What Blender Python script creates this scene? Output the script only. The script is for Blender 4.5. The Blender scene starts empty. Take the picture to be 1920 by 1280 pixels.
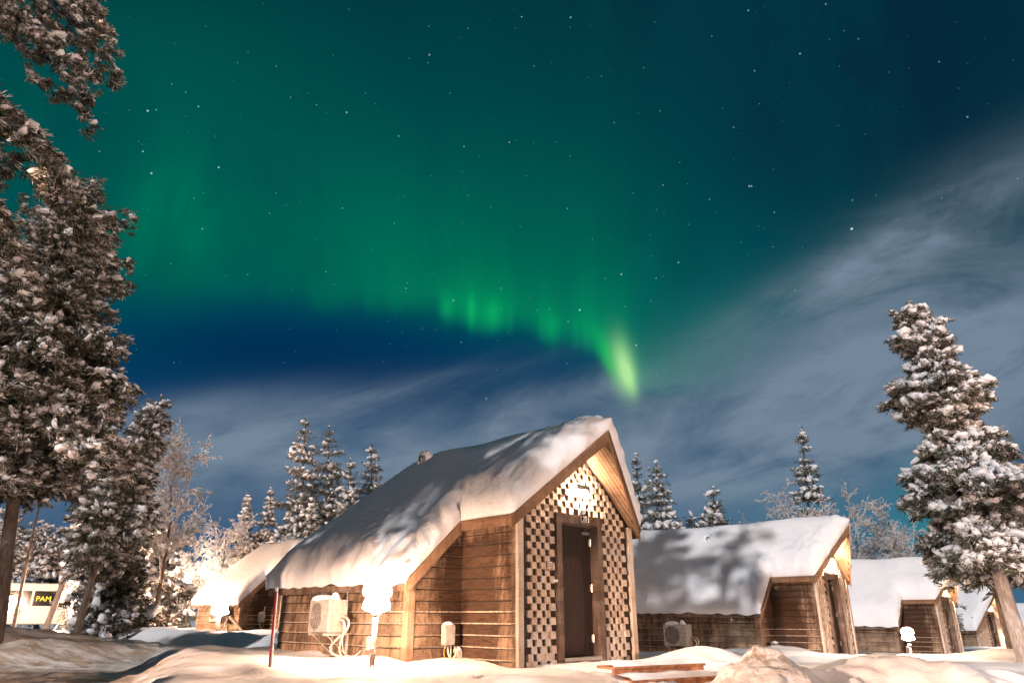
import bpy, bmesh, math, random
import numpy as np
from mathutils import Vector, Matrix, noise as mnoise
random.seed(7); RNG = np.random.default_rng(7)
SC = bpy.context.scene
COL = SC.collection
R = math.radians

# ------------------------------------------------------------------ camera
F_PX, PITCH, CAM_Z = 1322.97, R(21.1738), 0.633
cam_d = bpy.data.cameras.new('camera'); cam_d.sensor_width = 36; cam_d.lens = F_PX / 1920 * 36
cam_d.clip_start = 0.05; cam_d.clip_end = 3000
cam = bpy.data.objects.new('camera', cam_d); COL.objects.link(cam)
cam.location = (0, 0, CAM_Z); cam.rotation_euler = (math.pi / 2 + PITCH, 0, 0)
SC.camera = cam

def srgb(r, g, b):
    f = lambda c: (c / 12.92 if c <= .04045 else ((c + .055) / 1.055) ** 2.4)
    return (f(r / 255), f(g / 255), f(b / 255), 1)

# ------------------------------------------------------------------ node helper
class NT:
    def __init__(s, tree): s.t = tree; s.n = tree.nodes; s.l = tree.links
    def new(s, typ, **kw):
        n = s.n.new(typ)
        for k, v in kw.items(): setattr(n, k, v)
        return n
    def put(s, sock, v):
        if hasattr(v, 'is_output'): s.l.new(v, sock)
        elif v is not None: sock.default_value = v
    def m(s, op, a, b=None, c=None, clamp=False):
        n = s.new('ShaderNodeMath', operation=op, use_clamp=clamp)
        s.put(n.inputs[0], a); s.put(n.inputs[1], b); s.put(n.inputs[2], c)
        return n.outputs[0]
    def vm(s, op, a, b=None):
        n = s.new('ShaderNodeVectorMath', operation=op)
        s.put(n.inputs[0], a); s.put(n.inputs[1], b)
        return n.outputs['Value'] if op in ('DOT_PRODUCT', 'LENGTH', 'DISTANCE') else n.outputs['Vector']
    def mix(s, fac, a, b, blend='MIX'):
        n = s.new('ShaderNodeMix', data_type='RGBA', blend_type=blend)
        s.put(n.inputs[0], fac); s.put(n.inputs[6], a); s.put(n.inputs[7], b)
        return n.outputs[2]
    def noise(s, vec, scale, detail=4, rough=.5, dist=0, out='Fac'):
        n = s.new('ShaderNodeTexNoise'); s.put(n.inputs['Vector'], vec)
        n.inputs['Scale'].default_value = scale; n.inputs['Detail'].default_value = detail
        n.inputs['Roughness'].default_value = rough; n.inputs['Distortion'].default_value = dist
        return n.outputs[out]
    def ss(s, x, a, b, lo=0, hi=1):
        n = s.new('ShaderNodeMapRange', interpolation_type='SMOOTHSTEP')
        s.put(n.inputs[0], x); s.put(n.inputs[1], a); s.put(n.inputs[2], b); s.put(n.inputs[3], lo); s.put(n.inputs[4], hi)
        return n.outputs[0]
    def curve(s, x, pts):
        n = s.new('ShaderNodeFloatCurve'); c = n.mapping.curves[0]
        while len(c.points) < len(pts): c.points.new(.5, .5)
        for p, q in zip(c.points, pts): p.location = q; p.handle_type = 'AUTO_CLAMPED'
        n.mapping.use_clip = True; n.mapping.update(); s.put(n.inputs['Value'], x)
        return n.outputs[0]
    def sep(s, v):
        n = s.new('ShaderNodeSeparateXYZ'); s.put(n.inputs[0], v); return n.outputs
    def comb(s, x, y, z):
        n = s.new('ShaderNodeCombineXYZ')
        for i, v in enumerate((x, y, z)): s.put(n.inputs[i], v)
        return n.outputs[0]

# ------------------------------------------------------------------ night sky with aurora (a function of direction only)
W = bpy.data.worlds.new('World'); SC.world = W; W.use_nodes = True
def build_sky():
    W.node_tree.nodes.clear(); T = NT(W.node_tree)
    D = T.new('ShaderNodeTexCoord').outputs['Generated']
    D = T.vm('NORMALIZE', D)
    # tangent plane of the sky around azimuth 0, elevation 21.17 degrees
    fwd = (0, math.cos(PITCH), math.sin(PITCH)); up = (0, -math.sin(PITCH), math.cos(PITCH))
    yc = T.m('MAXIMUM', T.vm('DOT_PRODUCT', D, fwd), .22)
    U = T.m('MULTIPLY_ADD', T.m('DIVIDE', T.vm('DOT_PRODUCT', D, (1, 0, 0)), yc), F_PX, 960)
    V = T.m('MULTIPLY_ADD', T.m('DIVIDE', T.vm('DOT_PRODUCT', D, up), yc), -F_PX, 640)
    P = T.comb(U, V, 1)
    nz = T.noise(D, 3.0, 4, .55)
    def gauss(cx, cy, rx, ry, rot=0, amp=1):
        c, s = math.cos(R(rot)), math.sin(R(rot))
        a = T.vm('DOT_PRODUCT', P, (c / rx, s / rx, -(c * cx + s * cy) / rx))
        b = T.vm('DOT_PRODUCT', P, (-s / ry, c / ry, (s * cx - c * cy) / ry))
        q = T.m('MULTIPLY_ADD', a, a, T.m('MULTIPLY', b, b))
        return T.m('MULTIPLY', T.m('POWER', 2.71828, T.m('MULTIPLY', q, -1)), amp)
    ramp = T.new('ShaderNodeValToRGB'); cr = ramp.color_ramp
    stops = [(0, (2, 50, 62)), (.25, (0, 62, 74)), (.45, (0, 70, 88)), (.55, (2, 58, 98)), (.66, (36, 78, 112)),
             (.76, (60, 92, 124)), (.86, (64, 104, 134)), (.95, (58, 108, 132))]
    while len(cr.elements) < len(stops): cr.elements.new(.5)
    for e, (p, c) in zip(cr.elements, stops): e.position = p; e.color = srgb(*c)
    T.put(ramp.inputs[0], T.m('DIVIDE', V, 1300, clamp=True)); col = ramp.outputs[0]
    def blob(col, c, *g): return T.mix(gauss(*g), col, srgb(*c))
    col = blob(col, (0, 88, 80), 230, 200, 420, 260, 0, .8)
    col = blob(col, (6, 36, 58), 1640, 160, 420, 330, 15, .85)
    col = blob(col, (4, 40, 56), 1750, 60, 300, 160, 0, .6)
    col = blob(col, (0, 93, 82), 690, 420, 540, 180, 5, .75)
    col = blob(col, (0, 102, 82), 830, 490, 340, 95, 8, .55)
    col = blob(col, (0, 128, 92), 320, 425, 85, 120, 5, .7)
    col = blob(col, (0, 92, 98), 1330, 640, 240, 110, -25, .7)
    col = blob(col, (0, 44, 84), 560, 660, 380, 75, 4, .95)
    col = blob(col, (0, 50, 88), 820, 690, 280, 60, 12, .75)
    col = blob(col, (0, 64, 96), 980, 720, 150, 50, 10, .6)
    pn = T.noise(T.comb(T.m('MULTIPLY', U, 1 / 210), T.m('MULTIPLY', V, 1 / 520), .4), 1, 4, .55, .4)
    col = T.mix(T.m('MULTIPLY', T.ss(pn, .58, .36, 0, .42), T.ss(V, 620, 480)), col, srgb(0, 62, 72))
    # clouds: streaky noise on a plane overhead
    ca, sa = math.cos(R(-17)), math.sin(R(-17))
    cp = T.comb(T.vm('DOT_PRODUCT', P, (ca / 560, sa / 560, 0)), T.vm('DOT_PRODUCT', P, (-sa / 175, ca / 175, 0)), 1.7)
    cn = T.noise(cp, 1.0, 6, .60, .8)
    cq = T.comb(T.vm('DOT_PRODUCT', P, (ca / 260, sa / 260, 0)), T.vm('DOT_PRODUCT', P, (-sa / 120, ca / 120, 0)), 4.2)
    cn2 = T.noise(cq, 1.3, 7, .62, 1.2)
    cmod = T.m('ADD', T.ss(cn, .30, .60), T.m('MULTIPLY', T.m('SUBTRACT', cn2, .5), 1.3))
    cm = None
    for g in ((1560, 770, 470, 120, -10, 1.0), (1880, 660, 330, 170, -15, 1.0), (1800, 420, 330, 80, -32, .55), (1640, 480, 150, 60, -35, .35), (450, 850, 560, 75, -4, .95),
              (1040, 900, 620, 70, 0, .8), (980, 770, 70, 45, -20, .7), (1130, 730, 90, 28, -8, .6), (1520, 540, 260, 40, -28, .38),
              (720, 740, 220, 22, -14, .4), (350, 770, 240, 30, -8, .4)):
        x = gauss(*g); cm = x if cm is None else T.m('ADD', cm, x)
    cm = T.m('MULTIPLY', T.m('MULTIPLY', T.m('MINIMUM', cm, 1.0), T.m('MULTIPLY_ADD', cmod, .78, .34)), .93, clamp=True)
    col = T.mix(cm, col, srgb(116, 134, 153))
    col = blob(col, (0, 150, 150), 1765, 965, 80, 90, 0, .55)
    col = blob(col, (30, 118, 138), 1640, 1000, 300, 90, 0, .45)
    # aurora curtain: crisp wavy lower hem, long vertical tail, striped by rays
    un = T.m('DIVIDE', U, 1920, clamp=True)
    hem = T.m('MULTIPLY', T.curve(un, [(0, .40), (.2, .43), (.33, .447), (.43, .457), (.47, .476), (.5, .480), (.545, .502), (.575, .508), (.595, .535), (.612, .560), (.622, .580), (.64, .575), (1, .575)]), 1280)
    amp = T.curve(un, [(0, 0), (.16, .02), (.33, .10), (.40, .22), (.445, .42), (.50, .52), (.55, .55), (.585, .62), (.607, 1.0), (.617, .95), (.628, .30), (.65, .04), (.75, 0), (1, 0)])
    ray = T.noise(T.comb(T.m('MULTIPLY', U, .011), T.m('MULTIPLY', V, .0007), 3), 1, 3, .6)
    rays = T.ss(ray, .33, .68, .45, 1.35)
    t = T.m('SUBTRACT', T.m('ADD', hem, T.m('MULTIPLY', T.m('SUBTRACT', ray, .5), 60)), V)
    edge = T.ss(t, -22, 45)
    tail = T.m('POWER', 2.71828, T.m('MULTIPLY', T.m('MAXIMUM', t, 0), -1 / 58))
    tail2 = T.m('POWER', 2.71828, T.m('MULTIPLY', T.m('MAXIMUM', t, 0), -1 / 210))
    cur = T.m('MULTIPLY', T.m('MULTIPLY', edge, T.m('MULTIPLY', T.m('MULTIPLY', tail, .85), T.m('MULTIPLY', rays, amp))), 1.0, clamp=True)
    amp2 = T.curve(un, [(0, 0), (.2, .02), (.40, .10), (.52, .17), (.60, .20), (.64, .13), (.70, .05), (.8, 0), (1, 0)])
    cur = T.m('ADD', cur, T.m('MULTIPLY', T.m('MULTIPLY', edge, tail2), T.m('MULTIPLY', amp2, T.ss(ray, .2, .8, .75, 1.1))), clamp=True)
    col = T.mix(cur, col, srgb(10, 196, 104))
    core = T.m('MULTIPLY', gauss(1168, 688, 19, 46, -10, .9), T.ss(nz, .1, .5, .7, 1))
    col = T.mix(T.m('ADD', core, gauss(1181, 712, 11, 30, -14, .5), clamp=True), col, srgb(176, 232, 158))
    col = T.mix(gauss(1140, 670, 13, 45, -22, .5), col, srgb(20, 205, 90))
    for cx, cy, rx, ry, a in ((838, 578, 12, 24, .3), (884, 580, 8, 30, .38), (925, 588, 13, 26, .34), (1035, 615, 14, 28, .22)):
        col = T.mix(gauss(cx, cy, rx, ry, 0, a), col, srgb(20, 205, 110))
    # stars
    vo = T.new('ShaderNodeTexVoronoi', feature='F1'); T.put(vo.inputs['Vector'], D); vo.inputs['Scale'].default_value = 34
    sd = T.ss(vo.outputs['Distance'], .018, .045, 1, 0)
    vv = T.new('ShaderNodeTexVoronoi', feature='F1'); T.put(vv.inputs['Vector'], D); vv.inputs['Scale'].default_value = 75
    sd2 = T.ss(vv.outputs['Distance'], .03, .075, .6, 0)
    bri = T.m('POWER', T.vm('DOT_PRODUCT', vo.outputs['Color'], (.5, .5, 0)), 2.5)
    st = T.m('ADD', T.m('MULTIPLY', sd, T.m('MULTIPLY', bri, .9)), T.m('MULTIPLY', sd2, T.m('POWER', T.vm('DOT_PRODUCT', vv.outputs['Color'], (.5, .5, 0)), 3)))
    for (sx, sy, b, rr) in ((410, 314, .8, 1.5), (284, 325, .8, 1.5), (268, 284, .6, 1.3), (277, 208, .8, 1.6), (293, 206, .4, 1.2), (650, 211, .6, 1.5), (805, 103, .6, 1.4), (1070, 33, .7, 1.3), (1500, 101, .6, 1.4),
                       (1403, 20, .5, 1.3), (1405, 349, .6, 1.6), (1409, 349, .5, 1.5), (1597, 429, 1.0, 2.1), (912, 747, 1.0, 1.7), (1087, 581, .9, 1.5), (1193, 647, .8, 1.4), (372, 200, .6, 1.2),
                       (178, 157, .7, 1.5), (1165, 514, .7, 1.4), (955, 267, .5, 1.3), (978, 32, .5, 1.2), (1272, 492, .6, 1.4), (1243, 347, .4, 1.3), (1062, 760, .5, 1.2), (850, 563, .5, 1.3), (870, 275, .5, 1.2), (1452, 398, .4, 1.2)):
        v = Vector(((sx - 960) / F_PX, 0, 0)); X, Y = (sx - 960) / F_PX, (640 - sy) / F_PX
        d = Vector((X, math.cos(PITCH) - Y * math.sin(PITCH), math.sin(PITCH) + Y * math.cos(PITCH))).normalized()
        q = T.vm('DISTANCE', D, tuple(d)); r0 = rr / F_PX
        st = T.m('ADD', st, T.ss(q, r0 * .4, r0 * 1.25, b, 0))
    st = T.m('MULTIPLY', st, T.ss(V, 760, 700, .25, 1))
    st = T.m('MULTIPLY', st, T.m('SUBTRACT', 1, T.m('MULTIPLY', cm, .7)))
    col = T.mix(T.m('MINIMUM', st, 1), col, srgb(205, 235, 240), 'ADD')
    # the half of the sky behind: plain dark blue
    back = T.ss(T.vm('DOT_PRODUCT', D, fwd), .25, .02)
    col = T.mix(back, col, srgb(36, 66, 88))
    bg = T.new('ShaderNodeBackground'); T.put(bg.inputs[0], col); bg.inputs[1].default_value = 1.0
    out = T.new('ShaderNodeOutputWorld'); T.l.new(bg.outputs[0], out.inputs[0])
build_sky()
W.cycles.sampling_method = 'MANUAL'; W.cycles.sample_map_resolution = 512

# ------------------------------------------------------------------ moon
SUN_AZ, SUN_EL = R(211), R(29)          # direction to the moon: behind the camera on the left
L_DIR = Vector((math.sin(SUN_AZ) * math.cos(SUN_EL), math.cos(SUN_AZ) * math.cos(SUN_EL), math.sin(SUN_EL)))
sd_ = bpy.data.lights.new('moon', 'SUN'); sd_.energy = 2.7; sd_.angle = R(.6); sd_.color = (1.0, .95, .94)
moon = bpy.data.objects.new('moon', sd_); COL.objects.link(moon)
moon.rotation_euler = L_DIR.to_track_quat('Z', 'Y').to_euler(); moon.location = (-20, -30, 30)

vs = SC.view_settings
SC.display_settings.display_device = 'sRGB'
vs.view_transform = 'Standard'; vs.look = 'None'; vs.exposure = 0; vs.gamma = 1; vs.use_curve_mapping = False
SC.cycles.use_denoising = True
SC.cycles.max_bounces = 6; SC.cycles.diffuse_bounces = 3; SC.cycles.glossy_bounces = 2; SC.cycles.transmission_bounces = 3
SC.cycles.sample_clamp_indirect = 4; SC.cycles.caustics_reflective = False; SC.cycles.caustics_refractive = False

# ------------------------------------------------------------------ placing helper: a point on the ray of a bearing at a distance
def ray(px, py):
    X, Y = (px - 960) / F_PX, (640 - py) / F_PX
    return Vector((X, math.cos(PITCH) - Y * math.sin(PITCH), math.sin(PITCH) + Y * math.cos(PITCH)))
def at(px, py, dist):
    d = ray(px, py); return d * (dist / math.hypot(d.x, d.y)) + Vector((0, 0, CAM_Z))

# ------------------------------------------------------------------ materials
MATS = {}
def mat(name, fn):
    m = bpy.data.materials.new(name); m.use_nodes = True; m.node_tree.nodes.clear(); T = NT(m.node_tree)
    out = T.new('ShaderNodeOutputMaterial'); fn(T, out); MATS[name] = m; return m
def principled(T, out, col, rough=.6, bump=None, dist=.02, strength=.6, **kw):
    b = T.new('ShaderNodeBsdfPrincipled'); T.put(b.inputs['Base Color'], col); T.put(b.inputs['Roughness'], rough)
    for k, v in kw.items(): T.put(b.inputs[k], v)
    if bump is not None:
        n = T.new('ShaderNodeBump'); n.inputs['Strength'].default_value = strength; n.inputs['Distance'].default_value = dist
        T.put(n.inputs['Height'], bump); T.l.new(n.outputs[0], b.inputs['Normal'])
    T.l.new(b.outputs[0], out.inputs[0]); return b
def obj_co(T): return T.new('ShaderNodeTexCoord').outputs['Object']

def f_snow(T, out, ground=False):
    co = obj_co(T)
    a = T.noise(co, 2.2, 4, .55); b = T.noise(co, 16, 4, .6); c = T.noise(co, 70, 2, .5)
    h = T.m('ADD', T.m('MULTIPLY', b, .6), T.m('ADD', T.m('MULTIPLY', c, .25), a))
    col = T.mix(T.ss(a, .3, .7), (.74, .76, .80, 1), (.84, .84, .86, 1))
    principled(T, out, col, .55, h, .035, .55, **{'Specular IOR Level': .25})
mat('snow', f_snow)
def f_roofsnow(T, out):
    co = obj_co(T)
    a = T.noise(co, 1.4, 3, .5); b = T.noise(co, 11, 4, .65); c = T.noise(co, 45, 2, .5)
    h = T.m('ADD', T.m('MULTIPLY', b, .7), T.m('MULTIPLY', c, .3))
    col = T.mix(T.ss(a, .3, .7), (.76, .78, .82, 1), (.83, .84, .86, 1))
    principled(T, out, col, .6, h, .035, .55, **{'Specular IOR Level': .2})
mat('roof_snow', f_roofsnow)
def f_treesnow(T, out):
    co = obj_co(T); b = T.noise(co, 9, 4, .65)
    col = T.mix(T.ss(b, .3, .7), (.55, .56, .58, 1), (.80, .80, .82, 1))
    principled(T, out, col, .7, b, .05, .6, **{'Specular IOR Level': .1})
mat('tree_snow', f_treesnow)
def f_needle(T, out):
    co = obj_co(T); b = T.noise(co, 3.5, 3, .6); c = T.noise(co, 22, 2, .6)
    col = T.mix(T.ss(b, .35, .7), (.022, .028, .016, 1), (.060, .060, .034, 1))
    col = T.mix(T.ss(c, .48, .70, 0, .75), col, (.34, .31, .28, 1))
    principled(T, out, col, .75, **{'Specular IOR Level': .15})
mat('needles', f_needle)
def f_frost(T, out):
    co = obj_co(T); b = T.noise(co, 6, 3, .6)
    col = T.mix(T.ss(b, .35, .65), (.42, .38, .36, 1), (.74, .72, .72, 1))
    principled(T, out, col, .8, **{'Specular IOR Level': .1})
mat('frosted_twigs', f_frost)
def f_dust(T, out):
    co = obj_co(T); b = T.noise(co, 5, 3, .6); c = T.noise(co, 24, 2, .6)
    col = T.mix(T.ss(b, .35, .65), (.24, .22, .19, 1), (.60, .58, .57, 1)); col = T.mix(T.ss(c, .55, .7, 0, .6), col, (.10, .09, .06, 1))
    principled(T, out, col, .8, **{'Specular IOR Level': .1})
mat('dusted_needles', f_dust)
def f_bark(T, out, lo=(.035, .026, .02, 1), hi=(.13, .10, .08, 1)):
    co = obj_co(T); mp = T.new('ShaderNodeMapping'); T.put(mp.inputs[0], co); mp.inputs['Scale'].default_value = (1, 1, .22)
    b = T.noise(mp.outputs[0], 26, 5, .65, .5); s = T.noise(co, 4, 4, .7)
    col = T.mix(T.ss(b, .3, .7), lo, hi); col = T.mix(T.ss(s, .62, .72, 0, .75), col, (.5, .48, .47, 1))
    principled(T, out, col, .85, b, .03, .8)
mat('bark', f_bark)
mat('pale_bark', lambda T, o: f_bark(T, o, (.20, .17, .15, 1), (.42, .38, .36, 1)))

def f_wood(T, out, dark=(.018, .010, .006, 1), mid=(.080, .042, .023, 1), frost=(.40, .28, .19, 1), famt=.9, stain=True, axis='h'):
    co = obj_co(T); x, y, z = T.sep(co)
    mp = T.new('ShaderNodeMapping'); T.put(mp.inputs[0], co)
    mp.inputs['Scale'].default_value = (1.2, 1.2, 14) if axis == 'h' else (14, 14, 1.0)
    g = T.noise(mp.outputs[0], 5, 5, .65, .4); big = T.noise(co, 1.6, 3, .6); sp = T.noise(co, 85, 3, .75)
    board = T.noise(T.comb(T.m('MULTIPLY', T.m('ADD', x, y), .25), 0, T.m('FLOOR', T.m('DIVIDE', T.m('ADD', z, .5), .168))), 3.1, 0)
    col = T.mix(T.ss(g, .3, .7), dark, mid)
    drip = T.noise(T.comb(T.m('MULTIPLY', x, 9), T.m('MULTIPLY', y, 9), T.m('MULTIPLY', z, 1.2)), 1, 4, .65)
    fr = T.m('MULTIPLY_ADD', big, .6, T.m('MULTIPLY_ADD', sp, .55, T.m('MULTIPLY', drip, .55)))
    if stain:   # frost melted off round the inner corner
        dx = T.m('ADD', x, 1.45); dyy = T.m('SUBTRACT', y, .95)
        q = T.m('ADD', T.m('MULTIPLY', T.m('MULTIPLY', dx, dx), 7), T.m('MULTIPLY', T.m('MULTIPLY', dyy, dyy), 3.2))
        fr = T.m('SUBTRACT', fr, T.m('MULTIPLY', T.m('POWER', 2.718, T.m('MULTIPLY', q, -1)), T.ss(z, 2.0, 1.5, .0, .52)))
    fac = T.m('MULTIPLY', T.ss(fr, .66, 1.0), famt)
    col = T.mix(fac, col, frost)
    col = T.mix(T.ss(board, .35, .65, .0, .35), col, dark)
    principled(T, out, col, .8, T.m('ADD', T.m('MULTIPLY', g, .6), T.m('MULTIPLY', sp, .4)), .01, .7, **{'Specular IOR Level': .2})
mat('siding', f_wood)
mat('trim_wood', lambda T, o: f_wood(T, o, (.10, .055, .03, 1), (.24, .14, .08, 1), (.46, .34, .25, 1), .6, False, 'v'))
mat('board_wood', lambda T, o: f_wood(T, o, (.10, .055, .03, 1), (.22, .12, .065, 1), (.40, .27, .18, 1), .5, False, 'h'))
mat('soffit_wood', lambda T, o: f_wood(T, o, (.20, .12, .07, 1), (.34, .22, .13, 1), (.5, .38, .28, 1), .3, False, 'h'))
mat('pale_wood', lambda T, o: f_wood(T, o, (.34, .26, .19, 1), (.5, .40, .30, 1), (.7, .62, .55, 1), .7, False, 'h'))
mat('dark_trim', lambda T, o: f_wood(T, o, (.03, .016, .010, 1), (.09, .045, .026, 1), (.40, .32, .26, 1), .45, False, 'v'))
def f_clad(T, out):
    co = obj_co(T); x, y, z = T.sep(co)
    mp = T.new('ShaderNodeMapping'); T.put(mp.inputs[0], co); mp.inputs['Scale'].default_value = (16, 16, 2)
    g = T.noise(mp.outputs[0], 3, 5, .65, .4); sp = T.noise(co, 26, 4, .7); big = T.noise(co, 2.3, 3, .6)
    cell = T.noise(T.comb(T.m('FLOOR', T.m('DIVIDE', x, .1)), 0, T.m('FLOOR', T.m('DIVIDE', z, .1))), 2.7, 0)
    col = T.mix(T.ss(g, .3, .7), (.42, .31, .22, 1), (.74, .62, .50, 1))
    col = T.mix(T.ss(cell, .35, .65, 0, .35), col, (.24, .14, .09, 1))
    f = T.m('ADD', T.m('MULTIPLY', sp, .9), T.m('MULTIPLY', big, .4))
    f = T.m('ADD', f, T.ss(z, .9, .0, 0, .16))
    col = T.mix(T.m('MULTIPLY', T.ss(f, .70, .80), .85), col, (.60, .53, .47, 1))
    principled(T, out, col, .8, T.m('ADD', g, sp), .008, .7, **{'Specular IOR Level': .2})
mat('cladding', f_clad)
def f_door(T, out):
    co = obj_co(T); x, y, z = T.sep(co)
    w = T.m('PINGPONG', T.m('ADD', x, 5), .055); gro = T.ss(w, .0, .010, 0, 1)
    mp = T.new('ShaderNodeMapping'); T.put(mp.inputs[0], co); mp.inputs['Scale'].default_value = (18, 18, 1)
    g = T.noise(mp.outputs[0], 3, 4, .6); n = T.noise(co, 6, 3, .6)
    col = T.mix(g, (.010, .006, .004, 1), (.024, .013, .009, 1))
    q = T.m('ADD', T.m('POWER', T.m('DIVIDE', T.m('ADD', x, .02), .26), 4), T.m('POWER', T.m('DIVIDE', T.m('SUBTRACT', z, .80), .75), 4))
    q = T.m('ADD', q, T.m('MULTIPLY', T.m('SUBTRACT', n, .5), .8))
    col = T.mix(T.ss(q, 1.15, .75, 0, .6), col, (.06, .036, .025, 1))
    col = T.mix(gro, (.004, .002, .002, 1), col)
    principled(T, out, col, .55, gro, .01, .5, **{'Specular IOR Level': .3})
mat('door_paint', f_door)
def plain(name, col, rough=.5, metal=0, var=.25, sc=12):
    def f(T, o):
        n = T.noise(obj_co(T), sc, 4, .6)
        c = T.mix(T.ss(n, .3, .7), tuple(v * (1 - var) for v in col[:3]) + (1,), tuple(min(1, v * (1 + var * .5)) for v in col[:3]) + (1,))
        principled(T, o, c, rough, n, .004, .3, Metallic=metal)
    return mat(name, f)
plain('white_metal', (.42, .40, .37), .45); plain('grey_metal', (.28, .27, .26), .45, .6); plain('dark_metal', (.03, .03, .03), .5)
plain('grille', (.10, .085, .07), .6); plain('pipe_foam', (.68, .62, .54), .8); plain('yellow_cable', (.55, .38, .06), .6)
plain('steel', (.55, .54, .52), .3, .9); plain('red_paint', (.55, .03, .05), .5); plain('white_paint', (.75, .74, .72), .5)
plain('sign_black', (.006, .005, .004), 1.0); plain('sign_white', (.78, .76, .72), .5); plain('bus_white', (.66, .62, .56), .4); plain('rubber', (.02, .02, .02), .8)
plain('dark_blue', (.03, .03, .10), .5); plain('glass_dark', (.008, .009, .012), .12, 0, .1)
plain('frost_lit_edge', (.52, .42, .33), .8, 0, .6, 18); plain('recess', (.035, .020, .013), .85, 0, .5); plain('groove', (.012, .008, .006), .9); plain('roof_felt', (.035, .028, .024), .8); plain('stair_wood', (.30, .13, .06), .75, 0, .5, 9)
def emit(name, col, s):
    def f(T, o):
        e = T.new('ShaderNodeEmission'); e.inputs[0].default_value = (*col, 1); e.inputs[1].default_value = s; T.l.new(e.outputs[0], o.inputs[0])
    return mat(name, f)
WARM = (1.0, .60, .38)
emit('lamp_shade', WARM, 560); emit('wall_lamp_glow', (1.0, .64, .42), 2600); emit('far_wall_lamp_glow', (1.0, .64, .42), 11000); emit('street_glow', (1.0, .72, .50), 2000); emit('yard_glow', (1.0, .63, .44), 46000)
emit('lamp_shade_left', WARM, 200); mat('ice', lambda T, o: principled(T, o, (.75, .8, .85, 1), .12, **{'Transmission Weight': .7})); emit('led', (1.0, .72, .05), 2.0); emit('far_glow', WARM, 13000); emit('added_far_glow', WARM, 2600); emit('added_glow_right', (1.0, .65, .47), 15000); emit('lamp_shade_dim', WARM, 200)
def f_glowsnow(T, o):
    d = T.new('ShaderNodeBsdfDiffuse'); d.inputs[0].default_value = (.85, .85, .86, 1)
    t = T.new('ShaderNodeBsdfTranslucent'); t.inputs[0].default_value = (.85, .80, .74, 1)
    mx = T.new('ShaderNodeMixShader'); mx.inputs[0].default_value = .25
    T.l.new(d.outputs[0], mx.inputs[1]); T.l.new(t.outputs[0], mx.inputs[2]); T.l.new(mx.outputs[0], o.inputs[0])
mat('thin_snow', f_glowsnow)

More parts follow.
